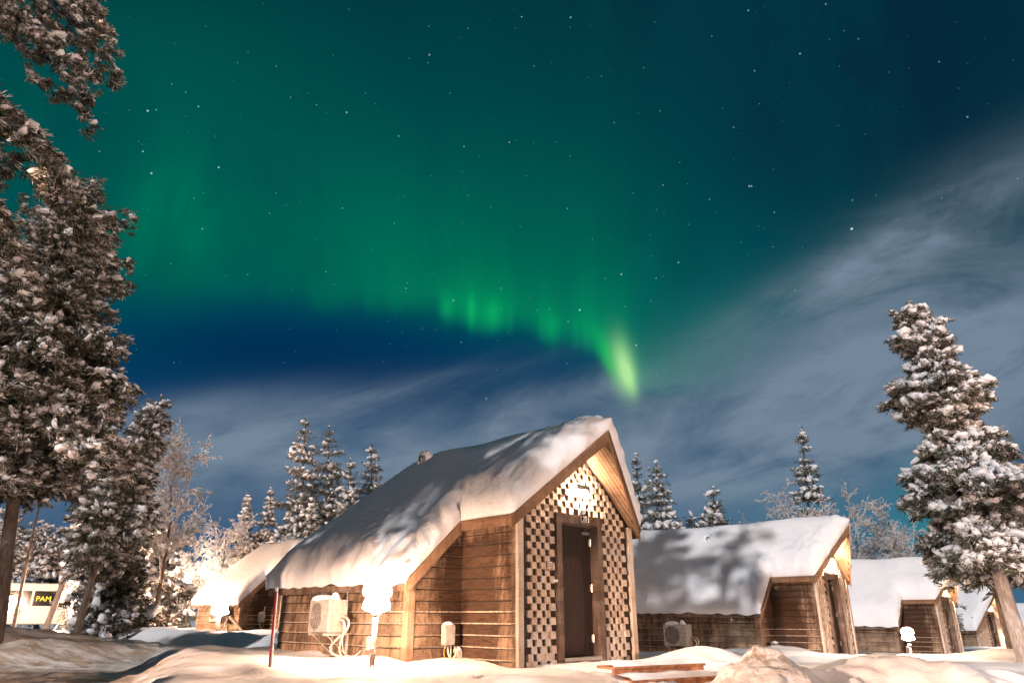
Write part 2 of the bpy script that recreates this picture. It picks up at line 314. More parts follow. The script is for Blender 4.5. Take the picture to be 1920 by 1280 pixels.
# ------------------------------------------------------------------ mesh builder
class MB:
    def __init__(s): s.v = []; s.f = []; s.mi = []; s.cur = 0
    def slot(s, i): s.cur = i; return s
    def add(s, vs, fs):
        o = len(s.v); s.v += [tuple(v) for v in vs]; s.f += [tuple(i + o for i in f) for f in fs]; s.mi += [s.cur] * len(fs)
    def box(s, a, b, M=None):
        (x0, y0, z0), (x1, y1, z1) = a, b
        vs = [Vector(p) for p in ((x0, y0, z0), (x1, y0, z0), (x1, y1, z0), (x0, y1, z0), (x0, y0, z1), (x1, y0, z1), (x1, y1, z1), (x0, y1, z1))]
        if M is not None: vs = [M @ v for v in vs]
        s.add(vs, [(0, 3, 2, 1), (4, 5, 6, 7), (0, 1, 5, 4), (1, 2, 6, 5), (2, 3, 7, 6), (3, 0, 4, 7)])
    def beam(s, p, q, w, h, up=(0, 0, 1)):
        """bar of width w and height h (along up) whose TOP centre line runs p-q"""
        p, q, up = Vector(p), Vector(q), Vector(up); d = (q - p).normalized(); sd = d.cross(up).normalized() * (w / 2); u = up * h
        s.add([p - sd - u, p + sd - u, p + sd, p - sd, q - sd - u, q + sd - u, q + sd, q - sd],
              [(0, 1, 2, 3), (7, 6, 5, 4), (0, 4, 5, 1), (1, 5, 6, 2), (2, 6, 7, 3), (3, 7, 4, 0)])
    def tube(s, pts, rad, n=10, cap=True):
        pts = [Vector(p) for p in pts]; rs = rad if isinstance(rad, (list, tuple)) else [rad] * len(pts)
        vs, fs = [], []; ref = None
        for i, p in enumerate(pts):
            d = (pts[min(i + 1, len(pts) - 1)] - pts[max(i - 1, 0)]).normalized()
            if ref is None: ref = Vector((1, 0, 0)) if abs(d.x) < .8 else Vector((0, 1, 0))
            a = (ref - d * ref.dot(d)).normalized(); ref = a; b = d.cross(a)
            vs += [p + (a * math.cos(2 * math.pi * k / n) + b * math.sin(2 * math.pi * k / n)) * rs[i] for k in range(n)]
        for i in range(len(pts) - 1):
            fs += [(i * n + k, i * n + (k + 1) % n, (i + 1) * n + (k + 1) % n, (i + 1) * n + k) for k in range(n)]
        if cap: fs += [tuple(range(n - 1, -1, -1)), tuple((len(pts) - 1) * n + k for k in range(n))]
        s.add(vs, fs)
    def lathe(s, prof, c=(0, 0, 0), n=24, wob=0, seed=0):
        c = Vector(c); vs, fs = [], []
        for i, (r, z) in enumerate(prof):
            for k in range(n):
                a = 2 * math.pi * k / n; w = 1 + wob * mnoise.noise(Vector((math.cos(a) * 1.5, math.sin(a) * 1.5, z * 9 + seed)))
                vs.append(c + Vector((r * w * math.cos(a), r * w * math.sin(a), z)))
        for i in range(len(prof) - 1):
            fs += [(i * n + k, i * n + (k + 1) % n, (i + 1) * n + (k + 1) % n, (i + 1) * n + k) for k in range(n)]
        s.add(vs, fs)
    def quad(s, *p): s.add(p, [tuple(range(len(p)))])
    def build(s, name, mats, parent=None, smooth=False, bevel=0):
        me = bpy.data.meshes.new(name); me.from_pydata(s.v, [], s.f)
        for m in (mats if isinstance(mats, (list, tuple)) else [mats]): me.materials.append(MATS[m])
        if len(me.materials) > 1: me.polygons.foreach_set('material_index', s.mi)
        bm = bmesh.new(); bm.from_mesh(me)
        if smooth or bevel: bmesh.ops.remove_doubles(bm, verts=bm.verts, dist=1e-5)
        bmesh.ops.recalc_face_normals(bm, faces=bm.faces); bm.to_mesh(me); bm.free()
        if smooth: me.polygons.foreach_set('use_smooth', [True] * len(me.polygons))
        o = bpy.data.objects.new(name, me); COL.objects.link(o)
        if parent is not None: o.parent = parent
        if bevel:
            b = o.modifiers.new('bevel', 'BEVEL'); b.width = bevel; b.segments = 2; b.limit_method = 'ANGLE'
        return o
def np_mesh(name, verts, faces, mats, parent=None, mi=None, smooth=None):
    """faces: int array (n,3) or (n,4)"""
    me = bpy.data.meshes.new(name); nv, nf, k = len(verts), len(faces), faces.shape[1]
    me.vertices.add(nv); me.vertices.foreach_set('co', np.asarray(verts, dtype=np.float32).ravel())
    me.loops.add(nf * k); me.loops.foreach_set('vertex_index', faces.astype(np.int32).ravel())
    me.polygons.add(nf); me.polygons.foreach_set('loop_start', np.arange(0, nf * k, k, dtype=np.int32))
    for m in (mats if isinstance(mats, (list, tuple)) else [mats]): me.materials.append(MATS[m])
    if mi is not None: me.polygons.foreach_set('material_index', mi.astype(np.int32))
    if smooth is not None: me.polygons.foreach_set('use_smooth', smooth if hasattr(smooth, '__len__') else np.full(nf, bool(smooth)))
    me.update(calc_edges=True); me.validate()
    o = bpy.data.objects.new(name, me); COL.objects.link(o)
    if parent is not None: o.parent = parent
    return o
def tag(o, label, cat=None, group=None, kind=None):
    if label: o['label'] = label
    if cat: o['category'] = cat
    if group: o['group'] = group
    if kind: o['kind'] = kind
    return o
def thing(name, label, cat, loc=(0, 0, 0), rz=0, group=None):
    o = bpy.data.objects.new(name, None); COL.objects.link(o); o.empty_display_size = .2
    o.location = loc; o.rotation_euler = (0, 0, rz); return tag(o, label, cat, group)
def copy_thing(src, loc, rz, label, sc=None):
    c = src.copy(); COL.objects.link(c); c.location = loc; c.rotation_euler = (0, 0, rz); c['label'] = label
    if sc: c.scale = (sc,) * 3
    for ch in src.children:
        d = ch.copy(); COL.objects.link(d); d.parent = c
        for g in ch.children:
            e = g.copy(); COL.objects.link(e); e.parent = d
    return c

# ------------------------------------------------------------------ terrain
def _hash(ix, iy, seed):
    h = (ix * 374761393 + iy * 668265263 + seed * 144665) & 0x7fffffff
    h = ((h ^ (h >> 13)) * 1274126177) & 0x7fffffff
    return ((h ^ (h >> 16)) & 0xffff) / 65535.0
def vnoise(x, y, seed=0):
    x = np.asarray(x, float); y = np.asarray(y, float)
    ix = np.floor(x).astype(np.int64); iy = np.floor(y).astype(np.int64); fx = x - ix; fy = y - iy
    fx = fx * fx * fx * (fx * (fx * 6 - 15) + 10); fy = fy * fy * fy * (fy * (fy * 6 - 15) + 10)
    a, b, c, d = _hash(ix, iy, seed), _hash(ix + 1, iy, seed), _hash(ix, iy + 1, seed), _hash(ix + 1, iy + 1, seed)
    return (a + (b - a) * fx) * (1 - fy) + (c + (d - c) * fx) * fy - .5
CTRL = np.array([(0, 0, -.12), (0, 5, -.06), (-4, 8, .0), (-2, 9.7, -.03), (0, 9.8, -.08), (1.1, 11, .0), (-1.2, 11.5, -.02), (-3, 12.6, .06), (-5, 15, .05), (-6, 18, .05), (4, 7, -.25), (8, 7, -.25),
    (3.3, 14.5, -.12), (5, 17, -.22), (9.3, 20.8, -.42), (7, 22, -.35), (11, 22.5, -.45), (16, 28.5, -.80), (17.6, 29.5, -.86), (13, 33, -.6), (20, 30, -.9), (26, 40, -1.1), (45, 60, -1.5), (60, 30, -1.2),
    (-8, 21, .12), (-11, 27, .12), (-9, 30, .0), (-14, 32, .05), (-18, 40, -.1), (-12, 22, .1), (-20, 22, .15), (-30, 30, .0), (-40, 55, -.4), (-6, 45, 0), (10, 50, -.3), (0, 120, 0), (80, 120, -1.5), (-90, 120, -.3), (12, 18, .1), (-15, 5, -.1), (15, 0, -.2), (-12, 12, .05)], float)
ROAD = np.array([(-3.2, -30), (-3.3, 4), (-3.65, 7.8), (-4.6, 10.6), (-5.99, 13.3), (-5.5, 14.1), (-4.9, 15.2), (-5.6, 17.4), (-6.3, 19.3), (-7.85, 20.2), (-10.97, 22.6), (-13.98, 24.2), (-19.1, 28.0), (-60, 42), (-60, -30)], float)
def poly_sd(x, y, P):
    d = np.full(x.shape, 1e9); ins = np.zeros(x.shape, bool); n = len(P)
    for i in range(n):
        a, b = P[i], P[(i + 1) % n]; e = b - a
        t = np.clip(((x - a[0]) * e[0] + (y - a[1]) * e[1]) / (e @ e), 0, 1)
        d = np.minimum(d, np.hypot(x - a[0] - t * e[0], y - a[1] - t * e[1]))
        c = ((a[1] > y) != (b[1] > y)) & (x < (b[0] - a[0]) * (y - a[1]) / (b[1] - a[1] + 1e-12) + a[0]); ins ^= c
    return np.where(ins, -d, d)
def sstep(x, a, b):
    t = np.clip((x - a) / (b - a), 0, 1); return t * t * (3 - 2 * t)
BUMPS = [(3.05, 12.45, .20, .55, .38, 20), (2.65, 8.75, .28, .50, .50, 30), (3.0, 9.2, .22, .5, .4, 0), (2.3, 9.25, -.26, .55, .35, 32), (1.75, 9.0, -.14, .6, .4, 32), (2.4, 11.8, .05, .6, .3, 40),
    (-10.4, 14.4, .48, 1.25, 1.1, 20), (-9.1, 15.8, .20, .9, 1.0, 0), (-8.3, 17.2, .20, .8, .8, 0), (-12.5, 16, .4, 2, 1.5, 0),
    (-9.2, 20.6, .14, 1.6, .5, -25), (-12.2, 23.0, .18, 2.2, .6, -25), (-6.2, 16.2, .07, .5, .6, 0), (-5.0, 17.6, .12, 1.2, .8, 40), (-7.5, 24, .1, 2, 1, 0),
    (-1.8, 9.9, .05, 1.0, .5, 10), (-.6, 9.3, -.05, .8, .4, 0), (.5, 10.4, .05, .5, .4, 30), (-3.6, 10.6, .06, .8, .7, 0), (7.2, 20.2, .22, .9, .45, 40), (5.4, 18.3, .12, 1.2, .6, 35),
    (20.0, 27.2, .55, 1.2, .9, 20), (11.8, 18.2, .25, 1.2, 1.0, 0), (-3.0, 9.4, .05, .25, .2, 0)]
def ground_z(x, y):
    x = np.atleast_1d(np.asarray(x, float)); y = np.atleast_1d(np.asarray(y, float))
    num = np.zeros(x.shape); den = np.full(x.shape, 1e-12)
    for cx, cy, cz in CTRL:
        s = 2.0 + .16 * math.hypot(cx, cy - 8)
        w = np.exp(-((x - cx) ** 2 + (y - cy) ** 2) / (2 * s * s)) + 1e-7 / (1 + (x - cx) ** 2 + (y - cy) ** 2); num += w * cz; den += w
    z = num / den
    for cx, cy, a, sx, sy, r in BUMPS:
        c, s = math.cos(R(r)), math.sin(R(r)); u = (x - cx) * c + (y - cy) * s; v = -(x - cx) * s + (y - cy) * c
        z = z + a * np.exp(-.5 * ((u / sx) ** 2 + (v / sy) ** 2))
    # ploughed bank in front of the right-hand cabins
    BX = [3.0, 3.7, 4.4, 5.1, 5.8, 6.5, 8, 14]; BY = [10.35, 10.3, 10.2, 10.4, 10.1, 10.3, 10.0, 9.0]; BZ = [-.10, -.06, -.02, .06, .02, -.02, .03, .0]
    by = np.interp(x, BX, BY); bz = np.interp(x, BX, BZ); t = y - by
    prof = np.where(t < 0, np.exp(-.5 * (t / .62) ** 2), np.exp(-.5 * (t / 1.2) ** 2)) * sstep(x, 2.8, 3.6)
    scal = 1 + .9 * vnoise(x * 1.1 + 3, y * .6 + x * .5, 5)
    z = z + (bz + .10) * prof * scal - .13 * sstep(-t, .3, 1.2) * sstep(x, 2.9, 3.8) * sstep(y, 4, 7)
    # footprints trodden towards the steps and along the wall
    fr = random.Random(4)
    for k in range(46):
        t_ = k / 46; px_ = -3.2 + 5.2 * t_ + fr.uniform(-.12, .12) + .12 * (k % 2); py_ = 8.2 + 1.3 * t_ + fr.uniform(-.18, .18)
        if k > 30: px_ = .2 + (k - 30) * .11 + fr.uniform(-.2, .2); py_ = 9.9 + (k - 30) * .06 + fr.uniform(-.25, .25)
        q = ((x - px_) / .13) ** 2 + ((y - py_) / .09) ** 2
        z = z - .045 * np.exp(-q * q) + .012 * np.exp(-((q - 2.2) / 1.0) ** 2)
    # road cut and its wheel ruts
    near = (np.abs(x) < 70) & (y < 60) & (y > -40); sd = np.full(x.shape, 50.0)
    if near.any(): sd[near] = poly_sd(x[near], y[near], ROAD)
    inroad = sstep(-sd, -.25, .75)
    z = z - .30 * inroad + .05 * np.exp(-.5 * ((sd - .25) / .25) ** 2)
    rut = vnoise(x * .35, (y - .22 * x) * 2.2, 11) * .05 + vnoise(x * 1.6, y * 4, 12) * .035 + vnoise(x * 4, y * 6, 13) * .05 + vnoise(x * 9, y * 10, 14) * .035 + vnoise(x * 18, y * 18, 15) * .02
    z = z + rut * inroad
    # wind and shovel marks
    dist = np.hypot(x, y)
    fade = 1 / (1 + (dist / 45) ** 2)
    soft = vnoise(x * .55, y * .75, 1) * .16 + vnoise(x * 1.5 + 7, y * 2.1, 2) * .075 + vnoise(x * 4, y * 5, 3) * .018 + vnoise(x * 9, y * 10, 8) * .008
    z = z + soft * fade * (1 - inroad * .6)
    z = z + prof * sstep(x, 3, 4) * (vnoise(x * 1.3 + y * .5, y * 1.5 - x * .3, 31) * .13 + vnoise(x * 2.6, y * 3.1, 32) * .09) * np.exp(-np.maximum(t, 0))
    rough = sstep(x, 2.3, 3.2) * sstep(-y, -12.5, -11.0) * sstep(y, 4, 7)
    z = z + rough * (vnoise(x * 2.6, y * 2.9, 41) * .10 + vnoise(x * 5.5, y * 6, 42) * .06 + vnoise(x * 11, y * 12, 43) * .03)
    lump = np.exp(-.5 * (((x - 2.75) / .75) ** 2 + ((y - 8.9) / .8) ** 2)) + .55 * prof * sstep(-t, -.1, .5) + .5 * np.exp(-.5 * (((x + 10.4) / 1.6) ** 2 + ((y - 14.6) / 1.6) ** 2)) + .35 * np.exp(-.5 * (((x - 1.5) / .7) ** 2 + ((y - 9.2) / .6) ** 2))
    lump = lump + .4 * np.exp(-.5 * ((sd + .1) / .35) ** 2)
    z = z + np.minimum(lump, 1.2) * (vnoise(x * 5, y * 5, 21) * .13 + vnoise(x * 10, y * 10, 22) * .085 + vnoise(x * 21, y * 21, 23) * .04)
    return z
def gz(x, y): return float(ground_z(x, y)[0])
def axis_vals(segs):
    out = []
    for a, b, st in segs: out += list(np.arange(a, b - 1e-6, st))
    return out + [segs[-1][1]]
def build_ground():
    far = lambda a, b, n: None
    xs = axis_vals([(-14, -9.5, .16), (-9.5, 8.5, .08), (8.5, 24, .17)])
    ys = axis_vals([(1.0, 5.0, .25), (5.0, 13.5, .065), (13.5, 20, .12), (20, 36, .2)])
    def grow(v, sgn, end, st):
        o = []; c = v
        while abs(c) < end: st *= 1.22; c += sgn * st; o.append(c)
        return o
    xs = grow(-14, -1, 1400, .25)[::-1] + xs + grow(24, 1, 1400, .25)
    ys = grow(1.0, -1, 500, .3)[::-1] + ys + grow(36, 1, 1800, .3)
    X, Y = np.meshgrid(np.array(xs), np.array(ys)); nx, ny = len(xs), len(ys)
    Z = ground_z(X.ravel(), Y.ravel())
    v = np.stack([X.ravel(), Y.ravel(), Z], 1)
    i = np.arange(nx * ny).reshape(ny, nx)
    f = np.stack([i[:-1, :-1].ravel(), i[:-1, 1:].ravel(), i[1:, 1:].ravel(), i[1:, :-1].ravel()], 1)
    def fg(T, out):
        co = obj_co(T); x, y, z = T.sep(co)
        a = T.noise(co, 2.0, 4, .55); b = T.noise(co, 14, 4, .65); c = T.noise(co, 60, 2, .6)
        h = T.m('ADD', T.m('MULTIPLY', b, .6), T.m('ADD', T.m('MULTIPLY', c, .3), a))
        col = T.mix(T.ss(a, .3, .7), (.76, .77, .80, 1), (.85, .85, .86, 1))
        # sanded, driven snow of the road and its banks
        mp = T.new('ShaderNodeMapping'); T.put(mp.inputs[0], co); mp.inputs['Scale'].default_value = (.8, 2.2, 1); mp.inputs['Rotation'].default_value = (0, 0, R(-12))
        tr = T.noise(mp.outputs[0], 1.6, 6, .7, .5); gr = T.noise(co, 9, 5, .75)
        rx = T.m('ADD', x, T.m('MULTIPLY_ADD', y, .40, .25))
        msk = T.m('MULTIPLY', T.ss(T.m('ADD', rx, T.m('MULTIPLY', T.m('SUBTRACT', gr, .5), 1.6)), .2, -1.2), T.m('MULTIPLY', T.ss(y, 21.5, 19.5), T.ss(y, 4, 7)))
        dirt = T.mix(T.ss(tr, .30, .62), (.36, .26, .18, 1), (.66, .56, .47, 1))
        dirt = T.mix(T.ss(gr, .58, .72, 0, .7), dirt, (.17, .11, .07, 1))
        col = T.mix(T.m('MULTIPLY', msk, T.ss(T.m('ADD', T.m('MULTIPLY', tr, .6), T.m('MULTIPLY', gr, .4)), .66, .46)), col, dirt)
        pm = T.m('POWER', 2.718, T.m('MULTIPLY', T.m('ADD', T.m('POWER', T.m('DIVIDE', T.m('SUBTRACT', x, 2.85), .75), 2), T.m('POWER', T.m('DIVIDE', T.m('SUBTRACT', y, 8.8), .7), 2)), -1))
        col = T.mix(T.m('MULTIPLY', pm, T.ss(gr, .44, .62, 0, .85)), col, (.34, .24, .16, 1))
        principled(T, out, col, .6, h, .03, .6, **{'Specular IOR Level': .2})
    mat('ground_snow', fg)
    o = np_mesh('snow_ground', v, f, 'ground_snow', smooth=True)
    tag(o, 'snow covered ground with a rutted road at the left and ploughed banks', kind='structure')
build_ground()

# ------------------------------------------------------------------ cabins
WP, BZ, BW, AP, OF, OA, FH, PD, RK, HW, EZ, EW, DW, DT = 1.381, 2.058, 1.565, 3.506, .116, .771, .132, 1.292, 1.148, 2.416, 1.105, 2.584, .556, 2.152
SL = (AP - BZ) / BW
def siding(mb, O, a, n, z0, z1, rng, h=.168):
    """lapped boards with a dark groove between them; slot 0 boards, 1 lower lips, frost and caught light painted pale, 2 groove painted dark for lap shade"""
    O, a, n = Vector(O), Vector(a), Vector(n); z = z0; Zv = lambda q: Vector((0, 0, q))
    while z < z1 - .01:
        zt = min(z + h, z1); zc = z + .018; zg = zt - .014
        (l0, r0), (l1, r1) = rng(z), rng(zt)
        if r0 - l0 > .02:
            if r1 - l1 < .02: l1 = r1 = (l1 + r1) / 2
            f = (zg - z) / (zt - z); lg, rg_ = l0 + (l1 - l0) * f, r0 + (r1 - r0) * f
            p = [O + a * l0 + n * .016 + Zv(z), O + a * r0 + n * .016 + Zv(z), O + a * r0 + n * .034 + Zv(zc), O + a * l0 + n * .034 + Zv(zc),
                 O + a * rg_ + n * .012 + Zv(zg), O + a * lg + n * .012 + Zv(zg), O + a * r1 + n * .002 + Zv(zt), O + a * l1 + n * .002 + Zv(zt)]
            mb.slot(0).add(p, [(3, 2, 4, 5)]); mb.slot(1 if z < .75 else 0).add(p, [(0, 1, 2, 3)]); mb.slot(2).add(p, [(5, 4, 6, 7)])
            mb.add([O + a * l0 + Zv(z), O + a * r0 + Zv(z), p[1], p[0]], [(0, 1, 2, 3)])
        z = zt
SIDING = ['siding', 'frost_lit_edge', 'groove']  # pale lips and dark lap lines paint in caught light and lap shade
def roof_z(u, v, L, VR, porch=True):
    sh = (AP - EZ) / (L - VR)
    return np.minimum(AP - SL * np.abs(u), AP - sh * (v - VR))
def snow_cover(L, VR, parent, T0=.50, porch=True, seed=0, res=1.0):
    bw = BW if porch else EW
    eave_v = OF
    us_in = np.concatenate([np.linspace(-bw, -.4, int((bw - .4) / .055 / res) + 1), np.linspace(-.4, .4, int(17 / res))[1:-1], np.linspace(.4, bw, int((bw - .4) / .055 / res) + 1)])
    prow = lambda u: -(OF + (OA - OF) * (1 - np.abs(u) / bw))
    rk = RK if porch else .6
    n1 = int(30 / res); n2 = int((L - rk) / .075 / res)
    t1 = (np.linspace(0, 1, n1 + 1)) ** 1.15; t2 = np.linspace(0, 1, n2 + 1)
    def colv(u, front): return np.concatenate([front + (rk - front) * t1[:-1], rk + (L - rk) * t2])
    U, V, F, idx = [], [], [], {}
    def vid(u, v):
        U.append(u); V.append(v); return len(U) - 1
    grid = [[vid(u, v) for v in colv(u, prow(u))] for u in us_in]
    for i in range(len(grid) - 1):
        for j in range(len(grid[0]) - 1): F.append((grid[i][j], grid[i + 1][j], grid[i + 1][j + 1], grid[i][j + 1]))
    if porch:
        ns = int(20 / res)
        for sgn in (-1, 1):
            base = [g for g in (grid[0] if sgn < 0 else grid[-1])][n1:]
            prev = base
            for k in range(1, ns + 1):
                u = sgn * (bw + (EW - bw) * k / ns); c = [vid(u, v) for v in (rk + (L - rk) * t2)]
                for j in range(len(c) - 1): F.append((prev[j], prev[j + 1], c[j + 1], c[j]) if sgn > 0 else (prev[j], c[j], c[j + 1], prev[j + 1]))
                prev = c
    U = np.array(U); V = np.array(V)
    if porch: P = np.array([(0, -OA), (bw, -OF), (bw, rk), (EW, rk), (EW, L), (-EW, L), (-EW, rk), (-bw, rk), (-bw, -OF)])
    else: P = np.array([(0, -OA), (EW, -OF), (EW, L), (-EW, L), (-EW, -OF)])
    d = np.maximum(-poly_sd(U, V, P), 0)
    sh = (AP - EZ) / (L - VR)
    A = AP - SL * (np.sqrt(U * U + .30 ** 2) - .10); B = AP + .06 - sh * (V - VR)
    k = .22; zs = -k * np.log(np.exp(-A / k) + np.exp(-B / k))
    base = roof_z(U, V, L, VR)
    r = .34; e = np.sqrt(np.clip(1 - (1 - np.minimum(d / r, 1)) ** 2, 0, 1)); h0 = .22
    big = np.array([mnoise.noise(Vector((u * .7 + seed, v * .7, seed * 3.1))) for u, v in zip(U, V)])
    fine = np.array([mnoise.noise(Vector((u * 6.5 + seed, v * 6.5, z * 6.5))) + .6 * mnoise.noise(Vector((u * 14, v * 14 + seed, z * 14))) for u, v, z in zip(U, V, zs)])
    T = T0 * (1 + .16 * big)
    top = base + h0 + (np.maximum(zs + T - base, h0) - h0) * e
    edge = np.exp(-(d / .60) ** 2)
    top = top + fine * (.008 + .060 * edge)
    # the snow bulges a little past the roof edge
    bm = bmesh.new(); bv = [bm.verts.new((u, v, z)) for u, v, z in zip(U, V, top)]
    for f in F: bm.faces.new([bv[i] for i in f])
    bm.verts.index_update(); bm.normal_update()
    be = [e_ for e_ in bm.edges if len(e_.link_faces) == 1]
    # outward direction at boundary verts, from edge normals
    out = {}
    for e_ in be:
        fc = e_.link_faces[0].calc_center_median(); m_ = (e_.verts[0].co + e_.verts[1].co) / 2; ed = (e_.verts[1].co - e_.verts[0].co)
        nn = Vector((ed.y, -ed.x, 0)).normalized(); nn *= 1 if nn.dot(m_ - fc) > 0 else -1
        for q in e_.verts: out[q] = out.get(q, Vector()) + nn
    ret = bmesh.ops.extrude_edge_only(bm, edges=be); nv = [g for g in ret['geom'] if isinstance(g, bmesh.types.BMVert)]
    src = {}
    for q in nv:
        for e_ in q.link_edges:
            o_ = e_.other_vert(q)
            if o_ in out: src[q] = o_
    for q in nv:
        o_ = src.get(q); 
        if o_ is None: continue
        q.co = o_.co.copy(); q.co.z = float(roof_z(np.array([o_.co.x]), np.array([o_.co.y]), L, VR)[0]) + .012
        q.co += out[o_].normalized() * -.005
        if abs(o_.co.x) > EW - .04 and porch: q.co.z -= max(0, .035 + .07 * mnoise.noise(o_.co * 3.3)); q.co += out[o_].normalized() * .045
    for o_, nn in out.items(): o_.co += nn.normalized() * (.075 + .05 * mnoise.noise(o_.co * 5)); 
    for f in bm.faces: f.smooth = True
    bmesh.ops.recalc_face_normals(bm, faces=bm.faces)
    me = bpy.data.meshes.new('snow_cover'); bm.to_mesh(me); bm.free(); me.materials.append(MATS['roof_snow'])
    o = bpy.data.objects.new('snow_cover', me); COL.objects.link(o); o.parent = parent
    return lambda u, v: float(np.interp(0, [0], [0])) + top[np.argmin((U - u) ** 2 + (V - v) ** 2)]

def make_cabin(label, loc, th, L, VR, number=None, vent=(-.35, 3.9), porch=True, glow='wall_lamp_glow', seed=0, detail=True, res=1.0):
    root = thing('cabin', label, 'cabin', loc, th, 'snow-roofed cabins in a row')
    ew_f = WP if porch else HW; bwf = BW if porch else EW; yb = PD if porch else 0
    ZB = -.9
    rt = lambda x: AP - SL * abs(x) - .11
    # side and step walls
    if porch:
        for sg in (-1, 1):
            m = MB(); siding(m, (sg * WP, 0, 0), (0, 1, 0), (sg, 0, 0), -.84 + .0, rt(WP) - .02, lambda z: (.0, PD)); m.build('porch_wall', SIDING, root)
            m = MB()
            def rg(z, sg=sg):
                xo = min(HW, (AP - .11 - z) / SL); return (WP, max(WP, xo))
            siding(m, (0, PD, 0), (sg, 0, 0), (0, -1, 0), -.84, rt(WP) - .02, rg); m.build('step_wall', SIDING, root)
            m = MB(); m.box((sg * (HW - .09) if sg > 0 else -HW - .03, PD - .045, ZB), (HW + .03 if sg > 0 else -(HW - .09), PD + .0, rt(HW) - .01))
            m.box((sg * HW if sg > 0 else -HW - .03, PD + .002, ZB), (HW + .03 if sg > 0 else -HW, PD + .10, rt(HW) - .01)); m.build('corner_board', 'trim_wood', root)
    for sg in (-1, 1):
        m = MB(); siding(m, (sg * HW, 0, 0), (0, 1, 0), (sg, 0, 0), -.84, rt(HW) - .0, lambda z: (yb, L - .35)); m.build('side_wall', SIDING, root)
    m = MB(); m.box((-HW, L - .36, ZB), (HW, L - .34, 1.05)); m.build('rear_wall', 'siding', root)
    # inner core keeps light from leaking between walls
    # front wall: backing, checker cladding
    m = MB(); zt = rt(ew_f)
    hole = DW - .06; zd = DT - .06
    for (x0, x1) in ((-ew_f, -hole), (hole, ew_f)): m.box((x0, .01, ZB), (x1, .05, 1.9))
    m.add([(-ew_f, .01, 1.9), (-hole, .01, 1.9), (-hole, .01, rt(hole)), (-ew_f, .01, zt)], [(0, 1, 2, 3)])
    m.add([(hole, .01, 1.9), (ew_f, .01, 1.9), (ew_f, .01, zt), (hole, .01, rt(hole))], [(0, 1, 2, 3)])
    m.add([(-hole, .01, zd), (hole, .01, zd), (hole, .01, rt(hole)), (0, .01, rt(0)), (-hole, .01, rt(hole))], [(0, 1, 2, 3, 4)])
    m.build('front_wall', 'recess', root)
    m = MB(); c = .1; rj = random.Random(3 + seed)
    nx = int((ew_f - .10) / c)
    for i in range(-nx - 1, nx + 1):
        for j in range(-4, 36):
            x0, x1, z0, z1 = i * c, (i + 1) * c, j * c, (j + 1) * c; xm = max(abs(x0), abs(x1))
            if xm > ew_f - .085: continue
            if z1 > rt(min(abs(x0), abs(x1))) - .05 or z1 > rt(xm) + .03: continue
            if min(abs(x0), abs(x1)) < DW + .0 and z0 < DT + .04: continue
            if z0 < -.42: continue
            proud = (i + j) % 2 == 0
            if proud:
                x0 -= .0065; x1 += .0065; z0 -= .007; z1 += .005
                d0 = -.048 + rj.uniform(-.014, .012); g = .003; zt_ = min(z1, rt(xm) - .02)
                m.add([(x0 + g, d0 + .012, zt_ - g), (x1 - g, d0 + .012, zt_ - g), (x1 - g, d0, z0 + g), (x0 + g, d0, z0 + g), (x0 + g, .01, zt_ - g), (x1 - g, .01, zt_ - g), (x1 - g, .01, z0 + g), (x0 + g, .01, z0 + g)],
                      [(0, 1, 2, 3), (0, 4, 5, 1), (1, 5, 6, 2), (2, 6, 7, 3), (3, 7, 4, 0)])
            elif z0 < .35 and rj.random() < .3:
                m.add([(x0, -.012, z0), (x1, -.012, z0), (x1, -.004, z1), (x0, -.004, z1)], [(0, 1, 2, 3)])
    m.build('shingle_cladding', 'cladding', root)
    for sg in (-1, 1):
        m = MB(); xi, xo = ew_f - .085, ew_f + .028
        m.box((min(sg * xi, sg * xo), -.062, ZB), (max(sg * xi, sg * xo), -.002, rt(ew_f) - .03))
        m.slot(1).box((min(sg * (ew_f + .002), sg * xo), .0, ZB), (max(sg * (ew_f + .002), sg * xo), .09, rt(ew_f) - .03)); m.build('corner_board', ['pale_wood', 'dark_trim'], root)  # pale frosted front, dark side: frontal light and shade are in the colours
    # door
    dr = MB(); dr.box((-DW + .12, .10, .03), (DW - .12, .14, DT - .12)); door = dr.build('door', 'door_paint', root)
    h = MB(); h.box((-DW + .15, .088, .93), (-DW + .185, .099, 1.10)); h.tube([(-DW + .167, .095, 1.03), (-DW + .167, .05, 1.03), (-DW + .29, .048, 1.03)], .010, 8); h.build('handle', 'steel', door, True)
    for z in (.28, 1.05, 1.78):
        h = MB(); h.tube([(DW - .125, .09, z - .06), (DW - .125, .09, z + .06)], .014, 8); h.box((DW - .16, .0965, z - .05), (DW - .125, .0995, z + .05)); h.build('hinge', 'steel', door)
    h = MB(); h.box((DW - .34, .07, DT - .25), (DW - .15, .099, DT - .205)); h.tube([(DW - .2, .075, DT - .20), (DW - .35, .03, DT - .17), (DW - .2, .03, DT - .135)], .007, 6); h.build('door_closer', 'grey_metal', door)
    fr = MB(); t = .115
    for sg in (-1, 1):
        fr.box((min(sg * (DW - t), sg * DW), -.075, -.35), (max(sg * (DW - t), sg * DW), .012, DT - t + .0))
        fr.box((min(sg * (DW - t), sg * (DW - t + .02)), .014, -.1), (max(sg * (DW - t), sg * (DW - t + .02)), .12, DT - t))
    fr.box((-DW - .01, -.08, DT - t + .002), (DW + .01, .012, DT)); fr.box((-DW - .03, -.10, DT + .002), (DW + .03, .012, DT + .022)); fr.box((-DW + t, .014, DT - t - .01), (DW - t, .12, DT - t + .001))
    fr.build('door_frame', 'dark_trim', root)
    h = MB(); h.box((-DW + t + .002, -.06, -.03), (DW - t - .002, .13, .02)); h.build('threshold', 'white_metal', root)
